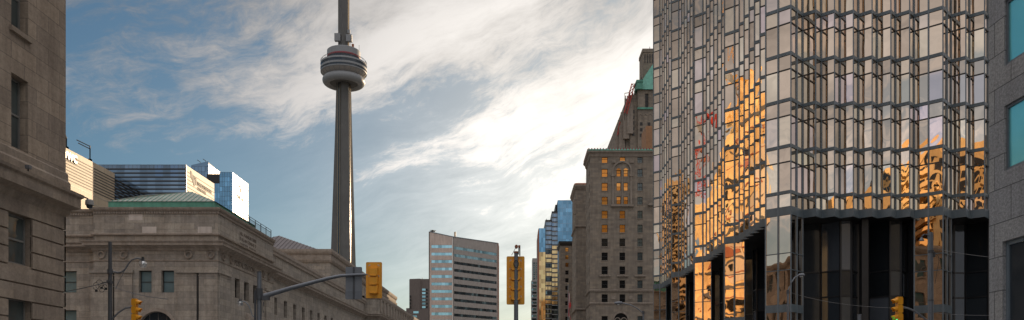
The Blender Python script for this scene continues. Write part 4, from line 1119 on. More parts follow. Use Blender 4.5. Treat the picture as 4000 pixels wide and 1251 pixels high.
    for s, P, wp in mm:
        # corner post: a small square turned to the facets
        m = MB() if c < 80 else restm; r_ = .056
        m.prism([(P[0]-r_,P[1]),(P[0],P[1]-r_),(P[0]+r_,P[1]),(P[0],P[1]+r_)], 0 if wp else zF0, TOP+.6)
        if c < 80: ob('mullion', m, 'steel', t)
        c += 1
    for s, (F, uu, za, zb, w, dd) in ml:
        m = MB() if c < 0 else restm
        m.fbox(F, uu-w/2, uu+w/2, za, zb, -.06, dd*.6)
    ob('mullion', restm, 'steel', t, kind='stuff')
    pth = [s[0] for s in segs]+[segs[-1][1]]
    for k in range(NF+1):
        zb = z0+k*FH
        ob('spandrel', MB().sweep(pth, [(-.06,zb),(.035,zb),(.035,zb+sp),(-.06,zb+sp)]), 'spandrel', t)
        zt = zb+sp+2.36
        if k < NF: ob('transom', MB().sweep(pth, [(-.06,zt-.02),(.02,zt-.02),(.02,zt+TR+.02),(-.06,zt+TR+.02)]), 'steel_dark', t)
    ob('fascia', MB().sweep(pth, [(-.06,zF0),(.04,zF0),(.04,zF1),(-.06,zF1)]), 'spandrel', t)
    for A, B, n, p, q in colsegs:
        F = Fr(*A, B[0]-A[0], B[1]-A[1]); ln = math.hypot(B[0]-A[0], B[1]-A[1])
        for za, zb, dd in ((7.6,8.25,.03), (12.47,12.53,.03), (11.07,11.13,.03), (4.84,4.9,.03), (.0,.6,.04)):
            if za > 5: ob('column_transom', MB().fbox(F, 0, ln, za, zb, -.06, dd), 'spandrel', t)
    # dark inner core so that nothing shows through the joints, soffit, lobby glass
    inset = [W(-.2+.0, 68), ]
    core = [W(.35, 67.5), W(.35, .6+.0)]
    core = [W(.3,67), W(.3,2.6), W(2.6,2.35), W(47.5,2.35), W(47.5,67)]
    ob('core', MB().prism(core, zF0+.05, TOP), 'black_metal', t)
    sof = MB(); sof.face([(*p, zF0+.015) for p in pth+[W(48,68)]]); ob('soffit', sof, 'black_metal', t)
    lob = []; b = 66
    lob.append(W(3.2, 66))
    while b > 6:
        lob += [W(3.2, b-1.6), W(4.6, b-2.9), W(4.6, b-4.2), W(3.2, b-5.4)] if b > 10 else []; b -= 5.4
    lob += [W(3.2, 5.2), W(5.2, 5.2)]; a = 5.2
    while a < 42:
        lob += [W(a+1.4, 3.3), W(a+2.6, 3.3), W(a+4.1, 5.2), W(a+5.4, 5.2)]; a += 5.4
    lg = MB(); lm = MB()
    for A, B in zip(lob, lob[1:]):
        if math.hypot(B[0]-A[0], B[1]-A[1]) < .05: continue
        F = Fr(*A, B[0]-A[0], B[1]-A[1]); ln = math.hypot(B[0]-A[0], B[1]-A[1])
        for va, vb in ((0,4.8),(4.8,9.2),(9.2,11.4),(11.4,zF0)):
            k = random.uniform(-.006,.006); lg.face([F.p(0,va,-k),F.p(ln,va,k),F.p(ln,vb,k),F.p(0,vb,-k)])
        for z in (4.8, 9.2, 11.4): lm.fbox(F, 0, ln, z-.06, z+.06, -.05, .05)
        lm.fbox(F, -.07, .07, 0, zF0, -.07, .09)
    ob('lobby_glass', lg, 'black_glass', t); ob('lobby_frame', lm, 'black_metal', t)
    for a_, b_ in ((8.9,2.75), (14.3,2.75), (26,2.75), (3.0,11), (3.0,27), (3.0,43), (3.0,57)):
        p = W(a_, b_); ob('lobby_pier', MB().box(p[0]-.28, p[0]+.28, p[1]-.28, p[1]+.28, 0, zF0), 'black_metal', t)
    # back sides and roof
    bw = MB(); q = [W(47.6,2.3), W(47.6,68), W(.2,68)]
    for A, B in zip(q, q[1:]): bw.face([(*A,0),(*B,0),(*B,TOP),(*A,TOP)])
    bw.face([(*p, TOP-.05) for p in pth+[W(48,68)]]); ob('rear_wall', bw, 'spandrel', t)
build_gold()

# ------------------------------------------------------------------ granite building at the right edge
def build_granite():
    X = 18.9; Yc = onX(3864, X)
    t = thing('granite_office_building', 'grey granite clad office building with turquoise windows, cut off by the right edge', 'building', (X+10, 10, 0))
    F = Fr(X, Yc, 0, -1)                      # u runs from the far corner towards the camera
    u0 = Yc-onX(3924, X); Yw = onX(3924, X)
    h = (669-415)*Yw/F0; pit = (669-259)*Yw/F0; wb = zz(669, Yw)
    wp = 4.6; ww = 3.0
    ops = [(u0+wp*k, u0+wp*k+ww, wb+pit*j, wb+pit*j+h) for k in range(9) for j in range(6)]
    gl = [(u0-.12+wp*k, u0+wp*k+ww, .5, zz(942, Yw)) for k in range(9)]
    top = wb+pit*6
    w = MB(); w.wall(F, 0, 50, 0, top, ops+gl, .35)
    w.wall(Fr(X+40, Yc, -1, 0), 0, 40, 0, top); w.face([(X,Yc,top),(X+40,Yc,top),(X+40,Yc-50,top),(X,Yc-50,top)]); w.wall(Fr(X,Yc-50,1,0), 0, 40, 0, top)
    ob('wall', w, 'granite', t)
    for o in ops: window(t, F, o[0], o[1], o[2], o[3], -.10, 'pole', 'teal_glass', 'plain', fw=.11)
    for o in gl: window(t, F, o[0], o[1], o[2], o[3], -.16, 'steel', 'black_glass', 'plain', fw=.16)
build_granite()

# ------------------------------------------------------------------ signals, lamps, poles, cables
def rrect(F, uc, vc, w, h, r, d0, d1, mb):
    pts = []
    for sx, sy, a0 in ((1,-1,-PI/2), (1,1,0), (-1,1,PI/2), (-1,-1,PI)):
        for k in range(5):
            a = a0+PI/2*k/4; pts.append((uc+sx*(w/2-r)+r*math.cos(a), vc+sy*(h/2-r)+r*math.sin(a)))
    f = [F.p(u, v, d1) for u, v in pts]; b = [F.p(u, v, d0) for u, v in pts]
    mb.face(f); mb.face(list(reversed(b)))
    for i in range(len(pts)):
        j = (i+1) % len(pts); mb.face([b[i], b[j], f[j], f[i]])
    return mb

def signal_back(name, label, loc, w, h, n, group=None):
    """traffic light seen from behind: backboard, stacked housings, visors on the far side"""
    t = thing(name, label, 'traffic light', loc, group)
    F = Fr(loc[0], loc[1], 1, 0); zc = loc[2]
    ob('backboard', rrect(F, 0, zc, w, h, .05, -.015, .015, MB()), 'signal_yellow', t)
    hh = h*.72/n if n == 3 else h*.82/n
    for k in range(n):
        z = zc+(n/2-k-.5)*hh-(.02 if n == 3 else 0); hw = w*.27
        m = MB(); m.fbox(F, -hw, hw, z-hh*.47, z+hh*.47, .01, .13); m.fbox(F, -hw*.9, hw*.9, z-hh*.40, z+hh*.34, .13, .19); m.fbox(F, -hw*.75, hw*.75, z-hh*.52, z-hh*.40, .02, .22)
        ho = ob('housing', m, 'signal_yellow', t)
        c = F.p(0, z, -.02)
        v = MB().lathe((c[0], c[1], c[2]), [(.15,0),(.15,.26)], 16, 'y'); ob('visor', v, 'signal_dark', ho, True)
        ob('lens', MB().lathe((c[0], c[1]+.03, c[2]), [(.14,0),(.1,.03),(0,.045)], 16, 'y'), ('red_lens','amber_lens')[k] if k < 2 else 'signal_dark', ho, True)
    clip = MB()
    for sx in (-1, 1):
        for v in ((h*.42, h*.13) if n == 3 else (h*.42, h*.25, h*.06, -h*.12, -h*.32)):
            clip.fbox(F, sx*w*.27-.035, sx*w*.27+.035, zc+v-.012, zc+v+.012, .012, .022); clip.fbox(F, sx*w*.285-.01+sx*.02, sx*w*.285+.01+sx*.02, zc+v-.06, zc+v, .012, .022)
    ob('clip', clip, 'white_panel', t)
    return t

# mast-arm signal over the left lanes
Ys = 33.0; pb = at(1013, 1251, Ys); zt = zz(1065, Ys)
p = thing('signal_pole', 'steel signal pole with long curved mast arm reaching right over the street', 'signal pole', (pb.x, Ys, 0))
ob('pole', MB().tube([(pb.x,Ys,0),(pb.x,Ys,3),(pb.x,Ys,zt)], [.13,.11,.085], 14), 'pole', p, True)
ob('pole_cap', MB().tube([(pb.x,Ys,zt),(pb.x,Ys,zt+.04)], .09, 14), 'pole_dark', p)
ob('collar', MB().tube([(pb.x,Ys,zz(1160,Ys)-.12),(pb.x,Ys,zz(1160,Ys)+.34)], .14, 12), 'pole_dark', p)
ob('arm_bracket', MB().box(pb.x+.13, pb.x+.42, Ys-.09, Ys+.09, zz(1158,Ys)-.16, zz(1158,Ys)+.06), 'pole_dark', p)
arm = [at(q, r, Ys) for q, r in ((1032,1157),(1050,1152),(1130,1128),(1220,1104),(1290,1086),(1330,1078),(1380,1074.5),(1425,1073),(1452,1074))]
ob('mast_arm', MB().tube(arm, [.11,.10,.09,.08,.072,.066,.06,.05,.02], 12), 'pole', p, True)
ob('conduit', MB().tube([(pb.x-.17,Ys,0),(pb.x-.17,Ys,zz(1135,Ys))], .045, 8), 'pole_dark', p); ob('loose_wire', MB().tube([at(1030,1180,Ys),at(1026,1205,Ys),at(1030,1222,Ys)], .015, 5), 'pole_dark', p)
q0, q1, q2, q3 = at(1010,1243,Ys), at(985,1232,Ys), at(972,1195,Ys), at(946,1177,Ys)
ob('lamp_arm', MB().tube([q0, at(995,1240,Ys), q1, at(980,1214,Ys), q2, at(960,1181,Ys), q3], .022, 8), 'pole', p, True)
ob('lamp_head', MB().lathe(tuple(at(939,1178,Ys)), [(0,.1),(.05,.09),(.07,.03),(.12,-.02)], 14), 'signal_dark', p, True)
ob('lamp_globe', MB().lathe(tuple(at(939,1178,Ys)), [(.12,-.02),(.135,-.06),(.11,-.14),(.05,-.19),(0,-.2)], 14), 'lamp_glass', p, True)
c = at(1461, 1095, Ys-.02); signal_back('traffic_light', 'yellow backed traffic light hanging at the tip of the long mast arm', tuple(c), .66, 1.49, 3)
c = at(1380, 1105, Ys-.0); sg = thing('street_sign', 'blank grey back of a tall road sign fixed to the mast arm', 'sign', (c.x, Ys+.12, c.z)); F = Fr(c.x, Ys+.12, 1, 0)
ob('panel', rrect(F, 0, c.z, .68, 1.34, .05, -.01, .01, MB()), 'sign_back', sg)
ob('tab_panel', rrect(F, -.01, c.z-.50, .68, .33, .04, -.012, .016, MB()), 'pole', sg)
ob('support_rail', MB().fbox(F, -.035, .035, c.z-.66, c.z+.66, .01, .04), 'pole_dark', sg)

# signal on the median pole
Ym = 30.0; xm = at(2016,1251,Ym).x
p = thing('signal_pole', 'straight steel pole on the median with a camera at its top', 'signal pole', (xm, Ym, 0))
ob('pole', MB().tube([(xm,Ym,0),(xm,Ym,4),(xm,Ym,zz(988,Ym))], [.10,.085,.075], 14), 'pole', p, True)
ob('pole_cap', MB().tube([(xm,Ym,zz(990,Ym)),(xm,Ym,zz(987,Ym)+.04)], .085, 12), 'brick_red', p)
cc = at(2017,964,Ym)
ob('camera_mount', MB().tube([(xm+.09,Ym,zz(995,Ym)),(xm+.10,Ym,cc.z-.03)], .018, 6).tube([(xm+.14,Ym,zz(1000,Ym)),(xm+.14,Ym,cc.z+.05)], .025, 6).tube([(xm-.02,Ym,cc.z-.05),(xm-.09,Ym,cc.z-.18),(xm-.17,Ym,cc.z-.32)], .01, 5), 'signal_dark', p)
ob('camera', MB().lathe((xm+.01,Ym-.1,cc.z), [(0,0),(.06,0),(.066,.05),(.06,.22),(0,.22)], 14, 'y').box(xm+.08, xm+.15, Ym-.04, Ym+.04, cc.z-.04, cc.z+.05), 'brick_red', p)
signal_back('traffic_light', 'tall yellow backed traffic light on the straight median pole', (xm-.02, Ym+.16, zz(1094,Ym)), .68, 1.82, 4)
ob('cable_loop', MB().tube([(xm+.09*math.cos(a), Ym-.11, zz(1033,Ym)+.13*math.sin(a)) for a in [2*PI*k/16 for k in range(17)]], .014, 5), 'cable', p)

def signal_side(label, x, y, z, sgn, lit=None):
    """three-lens head seen from the side; sgn = direction the lenses face along x"""
    t = thing('traffic_light', label, 'traffic light', (x, y, z))
    s = .43
    ob('backplate', MB().box(x-.02*sgn-.012, x-.02*sgn+.012, y-.3, y+.3, z-.7, z+.7), 'signal_yellow', t) if False else None
    for k in range(3):
        zc = z+(1-k)*s
        m = MB(); a, b = sorted((x-.13*sgn, x+.09*sgn)); m.box(a, b, y-.17, y+.17, zc-s*.48, zc+s*.48)
        a, b = sorted((x-.19*sgn, x-.13*sgn)); m.box(a, b, y-.12, y+.12, zc-s*.38, zc+s*.38)
        h_ = ob('housing', m, 'signal_yellow', t)
        v = MB()
        for q in range(14):                    # tunnel visor: open below, sloping front
            a0, a1 = R(-35+250*q/14), R(-35+250*(q+1)/14); r = .155
            l0 = .16+.14*max(0, math.sin(a0)); l1 = .16+.14*max(0, math.sin(a1)); dz = -.08
            v.face([(x+.09*sgn, y+r*math.cos(a0), zc+r*math.sin(a0)), (x+.09*sgn, y+r*math.cos(a1), zc+r*math.sin(a1)), (x+(.09+l1)*sgn, y+r*math.cos(a1), zc+r*math.sin(a1)+dz*l1/.3), (x+(.09+l0)*sgn, y+r*math.cos(a0), zc+r*math.sin(a0)+dz*l0/.3)])
        ob('visor', v, 'signal_yellow', h_)
        mat = ['red_lens','amber_lens','signal_dark'][k]
        if lit == k: mat = 'green_lamp'
        ob('lens', MB().lathe((x+.095*sgn, y, zc), [(.145,0),(.1,.03*sgn),(0,.045*sgn)], 16, 'x'), mat, h_, True)
    return t

# left lamp standard with signal
Yl = 46.0; pl = at(430, 1251, Yl); zt = zz(945, Yl); A = lambda a, b, Y=Yl: at(a, b, Y)
p = thing('street_lamp', 'weathered pole with curved lamp arm and bell lamp in front of the station corner', 'street lamp', (pl.x, Yl, 0))
ob('pole', MB().tube([(pl.x,Yl,0),(pl.x,Yl,5),(pl.x,Yl,zt)], [.15,.12,.095], 12), 'pole_dark', p, True)
ob('collar', MB().tube([A(430,1070),A(430,1052)], .15, 10), 'pole_dark', p); ob('collar', MB().tube([A(430,1108),A(430,1098)], .16, 10), 'pole_dark', p)
ob('lamp_arm', MB().tube([A(q, r) for q, r in ((442,1061),(460,1065),(476,1063),(490,1050),(502,1030),(516,1015),(536,1009),(556,1013))], .045, 8), 'pole', p, True)
ob('brace', MB().tube([A(494,1043), A(478,1075), A(462,1105), A(452,1130)], .02, 6), 'pole', p)
c = A(558, 1015)
ob('lamp_head', MB().tube([c+Vector((0,0,.16)), c+Vector((0,0,-.03))], [.07,.10], 10).lathe((c.x,c.y,c.z-.03), [(.1,0),(.16,-.08),(.21,-.2)], 16), 'signal_dark', p, True)
ob('lamp_globe', MB().lathe((c.x,c.y,c.z-.03), [(.17,-.09),(.22,-.2),(.21,-.3),(.13,-.4),(0,-.42)], 16), 'lamp_glass', p, True)
ob('signal_arm', MB().tube([A(438,1247),A(462,1222),A(490,1204),A(515,1200),(A(527,1199))], .05, 8), 'pole', p, True)
ob('insulator', MB().tube([A(430,1100),A(418,1099)], .07, 8).tube([A(430,1101),A(402,1104),A(390,1110)], .02, 5), 'cable', p)
c = A(529, 1211); signal_side('yellow three lens traffic light facing right beside the station arch', c.x, Yl, c.z, 1)
# right lamp standard with signal
Yr = 42.0; A = lambda a, b, Y=Yr: at(a, b, Y); pr = A(3637,1251); zt = zz(908, Yr)
p = thing('street_lamp', 'tall grey pole with small hooked lamp in front of the dark lobby glass', 'street lamp', (pr.x, Yr, 0))
ob('pole', MB().tube([(pr.x,Yr,0),(pr.x,Yr,5),(pr.x,Yr,zt)], [.14,.125,.10], 12), 'pole', p, True)
ob('collar', MB().tube([A(3637,988),A(3637,978)], .14, 10), 'pole_dark', p); ob('collar', MB().tube([A(3637,1175),A(3637,1172)], .14, 10), 'pole_dark', p); ob('junction_box', MB().box(A(3642,0).x, A(3650,0).x, Yr-.1, Yr+.05, zz(1005,Yr), zz(985,Yr)), 'pole_dark', p)
ob('lamp_arm', MB().tube([A(3632,925),A(3622,917),A(3610,916),A(3602,922),A(3600,930)], .03, 8), 'pole', p, True)
c = A(3600, 930); ob('lamp_head', MB().lathe((c.x,c.y,c.z), [(0,.06),(.05,.04),(.07,-.04),(.13,-.12),(.13,-.15),(0,-.17)], 14), 'pole', p, True)
ob('signal_arm', MB().tube([A(3632,1262),A(3600,1235),A(3570,1214),A(3545,1204),A(3526,1201)], .05, 8), 'pole', p, True)
ob('cable_tail', MB().tube([A(3644,985),A(3665,1000),A(3668,1020),A(3660,1060),A(3652,1110)], .012, 5), 'cable', p)
c = A(3510, 1208); signal_side('yellow three lens traffic light facing left with its green lit', c.x, Yr, c.z, -1, 2)
# cobra lamps by the gold tower and by the hotel
def cobra(label, Y, pole_px, top_py, path, head, hw):
    A = lambda a, b: at(a, b, Y); x = A(pole_px, 0).x
    p = thing('street_lamp', label, 'street lamp', (x, Y, 0), 'cobra head street lamps')
    ob('pole', MB().tube([(x,Y,0),(x,Y,zz(top_py,Y))], [.13,.08], 12), 'pole', p, True)
    ob('lamp_arm', MB().tube([A(*q) for q in path], .05, 8), 'pole', p, True)
    c = A(*head)
    m = MB(); n = 10
    m.lathe((c.x-hw*.5, c.y, c.z), [(.02,0),(.10,hw*.15),(.15,hw*.5),(.13,hw*.85),(.05,hw)], 14, 'x')
    ob('lamp_head', m, 'pole', p, True)
    ob('lamp_glass', MB().lathe((c.x, c.y, c.z-.10), [(.14,0),(.13,-.06),(0,-.09)], 12), 'lamp_glass', p, True)
    ob('collar', MB().tube([(x,Y,zz(top_py,Y)-.3),(x,Y,zz(top_py,Y))], .11, 10), 'pole_dark', p)
cobra('grey cobra head street lamp on the corner pavement below the gold tower', 62, 3078, 1133, ((3078,1140),(3084,1120),(3094,1100),(3106,1083),(3120,1077)), (3130,1075), .55)
cobra('grey cobra head street lamp with long arm in front of the chateau hotel', 72, 2513, 1215, ((2513,1225),(2490,1205),(2465,1192),(2440,1186),(2425,1184)), (2416,1184), .8)
Yq = 45; x = at(3357,0,Yq).x
p = thing('post', 'plain grey post with flat cap before the dark lobby, only its top showing', 'post', (x, Yq, 0))
ob('shaft', MB().tube([(x,Yq,0),(x,Yq,zz(1230,Yq))], .10, 12), 'pole', p, True); ob('cap', MB().tube([(x,Yq,zz(1230,Yq)),(x,Yq,zz(1228,Yq))], .115, 12), 'pole', p)

# cables
def sag(a, b, k, n=18):
    a, b = Vector(a), Vector(b)
    return [a.lerp(b, i/n)-Vector((0,0,k*4*(i/n)*(1-i/n))) for i in range(n+1)]
solo(ob('overhead_cable', MB().tube(sag(at(228,1143,43), at(428,1100,Yl-.15), .05), .022, 6), 'cable'), 'thick black cable from the left building to the lamp pole at the station corner', 'cable')
lp = MB()
for px, py, w in ((375,1118,14), (398,1128,14), (410,1122,10), (388,1112,18)):
    c = at(px, py, Yl-.2); lp.tube([c+Vector((.0148*w*.5*math.cos(a)*1.6, 0, .0148*w*math.sin(a))) for a in [R(200)+R(320)*k/14 for k in range(15)]], .014, 5)
for px, py in ((376,1136), (397,1124), (414,1128)):
    c = at(px, py, Yl-.2); lp.box(c.x-.05, c.x+.05, c.y-.05, c.y+.05, c.z-.07, c.z+.05)
solo(ob('cable_splices', lp, 'cable'), 'looped cable ends and black splices hanging beside the lamp pole at the station corner', 'cable')
solo(ob('span_wire', MB().tube(sag(at(440,1118,Yl), (-14.5, 33.5, 5.2), .12), .014, 5), 'wire_pale'), 'thin pale wire sloping down across the station front from the left lamp pole', 'wire')
solo(ob('span_wire', MB().tube(sag(at(3085,1142,61.9), at(3500,1204,Yr+.1), .25), .009, 5), 'wire_pale'), 'thin pale wire across the dark lobby from corner lamp to green traffic light', 'wire')
solo(ob('span_wire', MB().tube(sag(at(3645,970,Yr), at(3900,1008,34.5), .05), .009, 5), 'wire_pale'), 'thin wire from the tall right pole to the granite building, upper one', 'wire')
solo(ob('span_wire', MB().tube(sag(at(3645,1222,Yr), at(3900,1232,34.5), .05), .009, 5), 'wire_pale'), 'thin wire from the tall right pole to the granite building, lower one', 'wire')

# flag by the hotel
Yf = 182; x = at(2219,0,Yf).x; z1, z0 = zz(1138,Yf), zz(1238,Yf)
fp = thing('flagpole', 'slim white flagpole in front of the chateau hotel', 'flagpole', (x, Yf, 0))
ob('pole', MB().tube([(x,Yf,0),(x,Yf,z1+1.6)], [.12,.05], 8), 'white', fp); ob('finial', MB().lathe((x,Yf,z1+1.7), [(0,.12),(.12,0),(0,-.12)], 8), 'gold_metal_glint', fp)
fl = thing('flag', 'limp red and white maple leaf flag hanging from the hotel flagpole', 'flag', (x, Yf, z0))
def cloth(a, b, name, mat):
    m = MB(); n = 10; H = z1-z0
    for i in range(12):
        for j in range(n):
            def q(i, j):
                v = i/12; s = a+(b-a)*j/n; w = .9*(.45+.55*v)
                return (x+.08+w*s*(.55+.25*math.sin(6*v+1)), Yf+.22*math.sin(9*s+2*v), z1-H*v*(.96+.04*s)-.8*s)
            m.face([q(i,j), q(i,j+1), q(i+1,j+1), q(i+1,j)], .5)
    return ob(name, m, mat, fl, True)
cloth(0, .3, 'red_bar', 'flag_red'); cloth(.3, .7, 'white_field', 'flag_white'); cloth(.7, 1.0, 'red_bar', 'flag_red')
lf = MB(); c = (x+.42, Yf-.32, (z0+z1)/2-.3)
pts = []
for k in range(22):
    a = PI/2+2*PI*k/22; r = (.75, .38)[k % 2]; pts.append((c[0]+r*.42*math.cos(a), c[1], c[2]+r*1.3*math.sin(a)))
lf.face(pts); ob('maple_leaf', lf, 'flag_red', fl)

# ------------------------------------------------------------------ buildings across the street that the gold glass mirrors
def mirrored(label, x0, x1, y0, y1, top, wall, fl=3.4, steps=(), bal=False, winmat='dim_glass'):
    t = thing('apartment_tower', label, 'tower block', ((x0+x1)/2, (y0+y1)/2, 0), 'towers seen mirrored in the gold glass')
    m = MB().box(x0, x1, y0, y1, 0, top)
    for a, b, c, d, zt in steps: m.box(a, b, c, d, top+.01, zt)
    ob('wall', m, wall, t)
    FN = Fr(x1, y0, 0, 1); FW = Fr(x1, y1, -1, 0); k = 0; z = 4
    while z < top-2:
        for F, ln in ((FN, y1-y0), (FW, x1-x0)):
            g = MB(); u = 1.0
            while u < ln-2.4:
                g.fbox(F, u, u+2.5, z, z+2.1, -.1, .06); u += 3.3
            ob('window_row', g, winmat, t)
            if bal: ob('balcony', MB().fbox(F, .4, ln*.62, z-.5, z-.2, -.1, 1.5).fbox(F, .4, ln*.62, z-.2, z+.7, 1.4, 1.5), wall, t)
        z += fl
    return t
mirrored('tan tower with pale balconies, mirrored as a rounded dark shape in the gold glass', -225, -200, 46, 64, 84, 'tan_dark', 3.0, ((-222,-204,49,61,89),), True)
def site():
    t = thing('building_under_construction', 'sunlit tan building shell under construction, mirrored brightly in the gold glass', 'construction', (-115, 38, 0))
    def bay(y0, y1, h, nm, g=0):
        x = lambda y: -104-(y-23)*.96
        m = MB().prism([(x(y0)+g,y0),(x(y0)+g-30,y0),(x(y0)+g-30,y1),(x(y1)+g,y1)], 0, h); ob(nm, m, 'tan', t)
    bay(26.3, 29, 76, 'stair_core', .6); bay(29.1, 34, 83, 'cladding'); bay(34.1, 41, 71, 'cladding', .4); bay(41.1, 49, 59, 'cladding'); bay(49.1, 55, 40, 'cladding', -.5)
    z = 3; k = 0
    while z < 72:
        e = random.uniform(-1.2, 1.2); y1 = 52-max(0, z-36)*.5+e; y0 = 26+e*.4; x = lambda y: -103.2-(y-23)*.96
        ob('floor_slab', MB().prism([(x(y0),y0),(x(y0)-26,y0),(x(y0)-26,y1),(x(y1),y1)], z, z+(.35, .6, .3, .9)[k % 4]), 'dark_frame' if k % 2 else 'brick_red', t)
        vo = MB()  # boxes that paint dark shadow patches onto the tan face
        for q in range(9):
            if random.random() < (.5 if z < 45 else .15):
                ya = 27+q*2.7; vo.prism([(x(ya)-.75+1.2,ya),(x(ya)-3,ya),(x(ya)-3,ya+2),(x(ya+2)-.75+1.2,ya+2)], z+1.4, z+3.1)
        if vo.f: ob('shade_patch', vo, 'dim_glass' if k % 3 else 'brick_red', t); z += 3.6; k += 1
    for y, z0, z1 in ((27, 40, 62), (36, 30, 48), (45, 18, 36)):
        x = -102.8-(y-23)*.96; ob('hoarding', MB().prism([(x+1.6,y-2.2),(x-2,y-2.2),(x-4,y+2.2),(x-2.6,y+2.2)], z0, z1), 'cream', t)
site()
def crane(label, x, y, h0, h, tip, col):
    t = thing('tower_crane', label, 'crane', (x, y, h0))
    ob('mast', lattice(MB(), (x,y,h0), (x,y,h), .6, 12, .1), col, t); ob('jib', lattice(MB(), (x,y,h), tip, .6, 14, .1), col, t)
    ob('counterweight', MB().box(x-1.5, x+1.5, y-7, y-4, h-1, h+1.5).box(x-.8, x+.8, y-4, y, h, h+.6), col, t); ob('cab', MB().box(x+1, x+3, y, y+2, h-2.5, h), 'white', t)
crane('yellow lattice tower crane mirrored high in the gold glass', -118, 36, 66, 84, (-112, 46, 106), 'crane_yellow')
crane('red lattice tower crane mirrored in the gold glass', -128, 53, 58, 80, (-126, 58, 92), 'crane_red')
mirrored('tan stepped tower, mirrored gold at the right end of the gold glass', -132, -102, -36, -11, 62, 'tan_mid', 3.2, ((-130,-110,-33,-16,68),), True)
mirrored('lower sunlit tan block, mirrored in the middle of the sawtooth glass', -128, -104, -4, 7, 50, 'tan_mid', 3.4, ())
mirrored('slim tan tower far south, mirrored between sawtooth facets', -205, -190, -62, -46, 72, 'tan_mid', 3.0, (), True)

# ------------------------------------------------------------------ sky, sun, camera
SUN_AZ, SUN_EL = R(28), R(11)          # azimuth from the street axis (+Y) towards +X
wd = bpy.data.worlds.new("World"); SC.world = wd; wd.use_nodes = True
nt = wd.node_tree; N, Lk = nt.nodes, nt.links; N.clear()
out = N.new('ShaderNodeOutputWorld')
sky = N.new('ShaderNodeTexSky'); sky.sky_type = 'NISHITA'; sky.sun_disc = False
sky.sun_elevation = SUN_EL; sky.sun_rotation = SUN_AZ; sky.air_density = 1.0; sky.dust_density = 1.5; sky.ozone_density = 2.0
bg1 = N.new('ShaderNodeBackground'); bg1.inputs[1].default_value = .09
hs = N.new('ShaderNodeMix'); hs.data_type = 'RGBA'; hs.blend_type = 'MULTIPLY'; hs.inputs[0].default_value = 1; hs.inputs[7].default_value = (.80, 1.02, 1.10, 1); Lk.new(sky.outputs[0], hs.inputs[6]); Lk.new(hs.outputs[2], bg1.inputs[0])
def math_(op, a, b=None, c=None, clamp=False):
    n = N.new('ShaderNodeMath'); n.operation = op; n.use_clamp = clamp
    for i, v in enumerate((a, b, c)):
        if v is None: continue
        if isinstance(v, (int, float)): n.inputs[i].default_value = v
        else: Lk.new(v, n.inputs[i])
    return n.outputs[0]
tc = N.new('ShaderNodeTexCoord'); sx = N.new('ShaderNodeSeparateXYZ'); Lk.new(tc.outputs['Generated'], sx.inputs[0])
X_, Y_, Z_ = sx.outputs
def vec(a, b, c=0.0):
    n = N.new('ShaderNodeCombineXYZ')
    for i, v in enumerate((a, b, c)):
        if isinstance(v, (int, float)): n.inputs[i].default_value = v
        else: Lk.new(v, n.inputs[i])
    return n.outputs[0]
def noise(v, scale, detail, rough, dist=0):
    n = N.new('ShaderNodeTexNoise'); n.inputs['Scale'].default_value = scale; n.inputs['Detail'].default_value = detail
    n.inputs['Roughness'].default_value = rough; n.inputs['Distortion'].default_value = dist; Lk.new(v, n.inputs['Vector']); return n.outputs['Fac']
def smooth(v, a, b, lo=0.0, hi=1.0):
    n = N.new('ShaderNodeMapRange'); n.interpolation_type = 'SMOOTHSTEP'
    for k, q in (('From Min', a), ('From Max', b), ('To Min', lo), ('To Max', hi)): n.inputs[k].default_value = q
    Lk.new(v, n.inputs['Value']); return n.outputs[0]
# cirrus: noise stretched along one direction across the western sky
ca, sa = math.cos(R(20)), math.sin(R(20))
S0 = math_('ADD', math_('MULTIPLY', X_, ca), math_('MULTIPLY', Z_, sa))
T0 = math_('SUBTRACT', math_('MULTIPLY', Z_, ca), math_('MULTIPLY', X_, sa))
T0 = math_('ADD', T0, math_('MULTIPLY', math_('MULTIPLY', S0, S0), -.10))
warp = noise(vec(S0, T0, Y_), 5, 3, .5)
warp2 = noise(vec(S0, T0, Y_), 16, 4, .55)
T1 = math_('ADD', T0, math_('ADD', math_('MULTIPLY', math_('SUBTRACT', warp, .5), .085), math_('MULTIPLY', math_('SUBTRACT', warp2, .5), .012)))
Yq = math_('MULTIPLY', Y_, .7)
def streak(sl, tl, seed, detail, rough, dist=0):
    return noise(vec(math_('MULTIPLY', S0, sl), math_('MULTIPLY', T1, tl), math_('ADD', Yq, seed)), 1.0, detail, rough, dist)
n1 = streak(1.5, 8.0, 1.3, 7, .56)
n2 = streak(4.2, 21.0, 6.1, 9, .66, .35)
n4 = streak(24, 62.0, 3.7, 8, .72, .5)
nb = noise(vec(math_('MULTIPLY', S0, 5.0), math_('MULTIPLY', T0, 12.0), Y_), 1.0, 6, .6)
ay = math_('ADD', math_('ABSOLUTE', Y_), .05)
AZ = math_('MINIMUM', math_('MAXIMUM', math_('DIVIDE', X_, ay), -.75), .6)
EL = math_('MINIMUM', math_('DIVIDE', Z_, ay), .7)
cvr = math_('ADD', math_('MULTIPLY', math_('ADD', AZ, .40), .40), math_('SUBTRACT', EL, .317))
cvr = math_('MINIMUM', math_('MAXIMUM', cvr, -.16), .22)
dens = math_('ADD', math_('MULTIPLY', n1, .72), math_('MULTIPLY', n2, .58))
dens = math_('ADD', dens, math_('MULTIPLY', math_('SUBTRACT', n4, .5), .50))
dens = math_('ADD', dens, math_('MULTIPLY', math_('SUBTRACT', nb, .5), .45))
dens = math_('ADD', dens, math_('MULTIPLY', cvr, 1.35))
cov = smooth(dens, .58, .93)
gd = Vector((.075, 1, .24)).normalized()               # clouds glow where the low sun is behind them
dp = N.new('ShaderNodeVectorMath'); dp.operation = 'DOT_PRODUCT'; Lk.new(tc.outputs['Generated'], dp.inputs[0]); dp.inputs[1].default_value = gd
dpm = math_('MAXIMUM', dp.outputs['Value'], 0)
g1 = math_('POWER', dpm, 20); g0 = math_('POWER', dpm, 9)
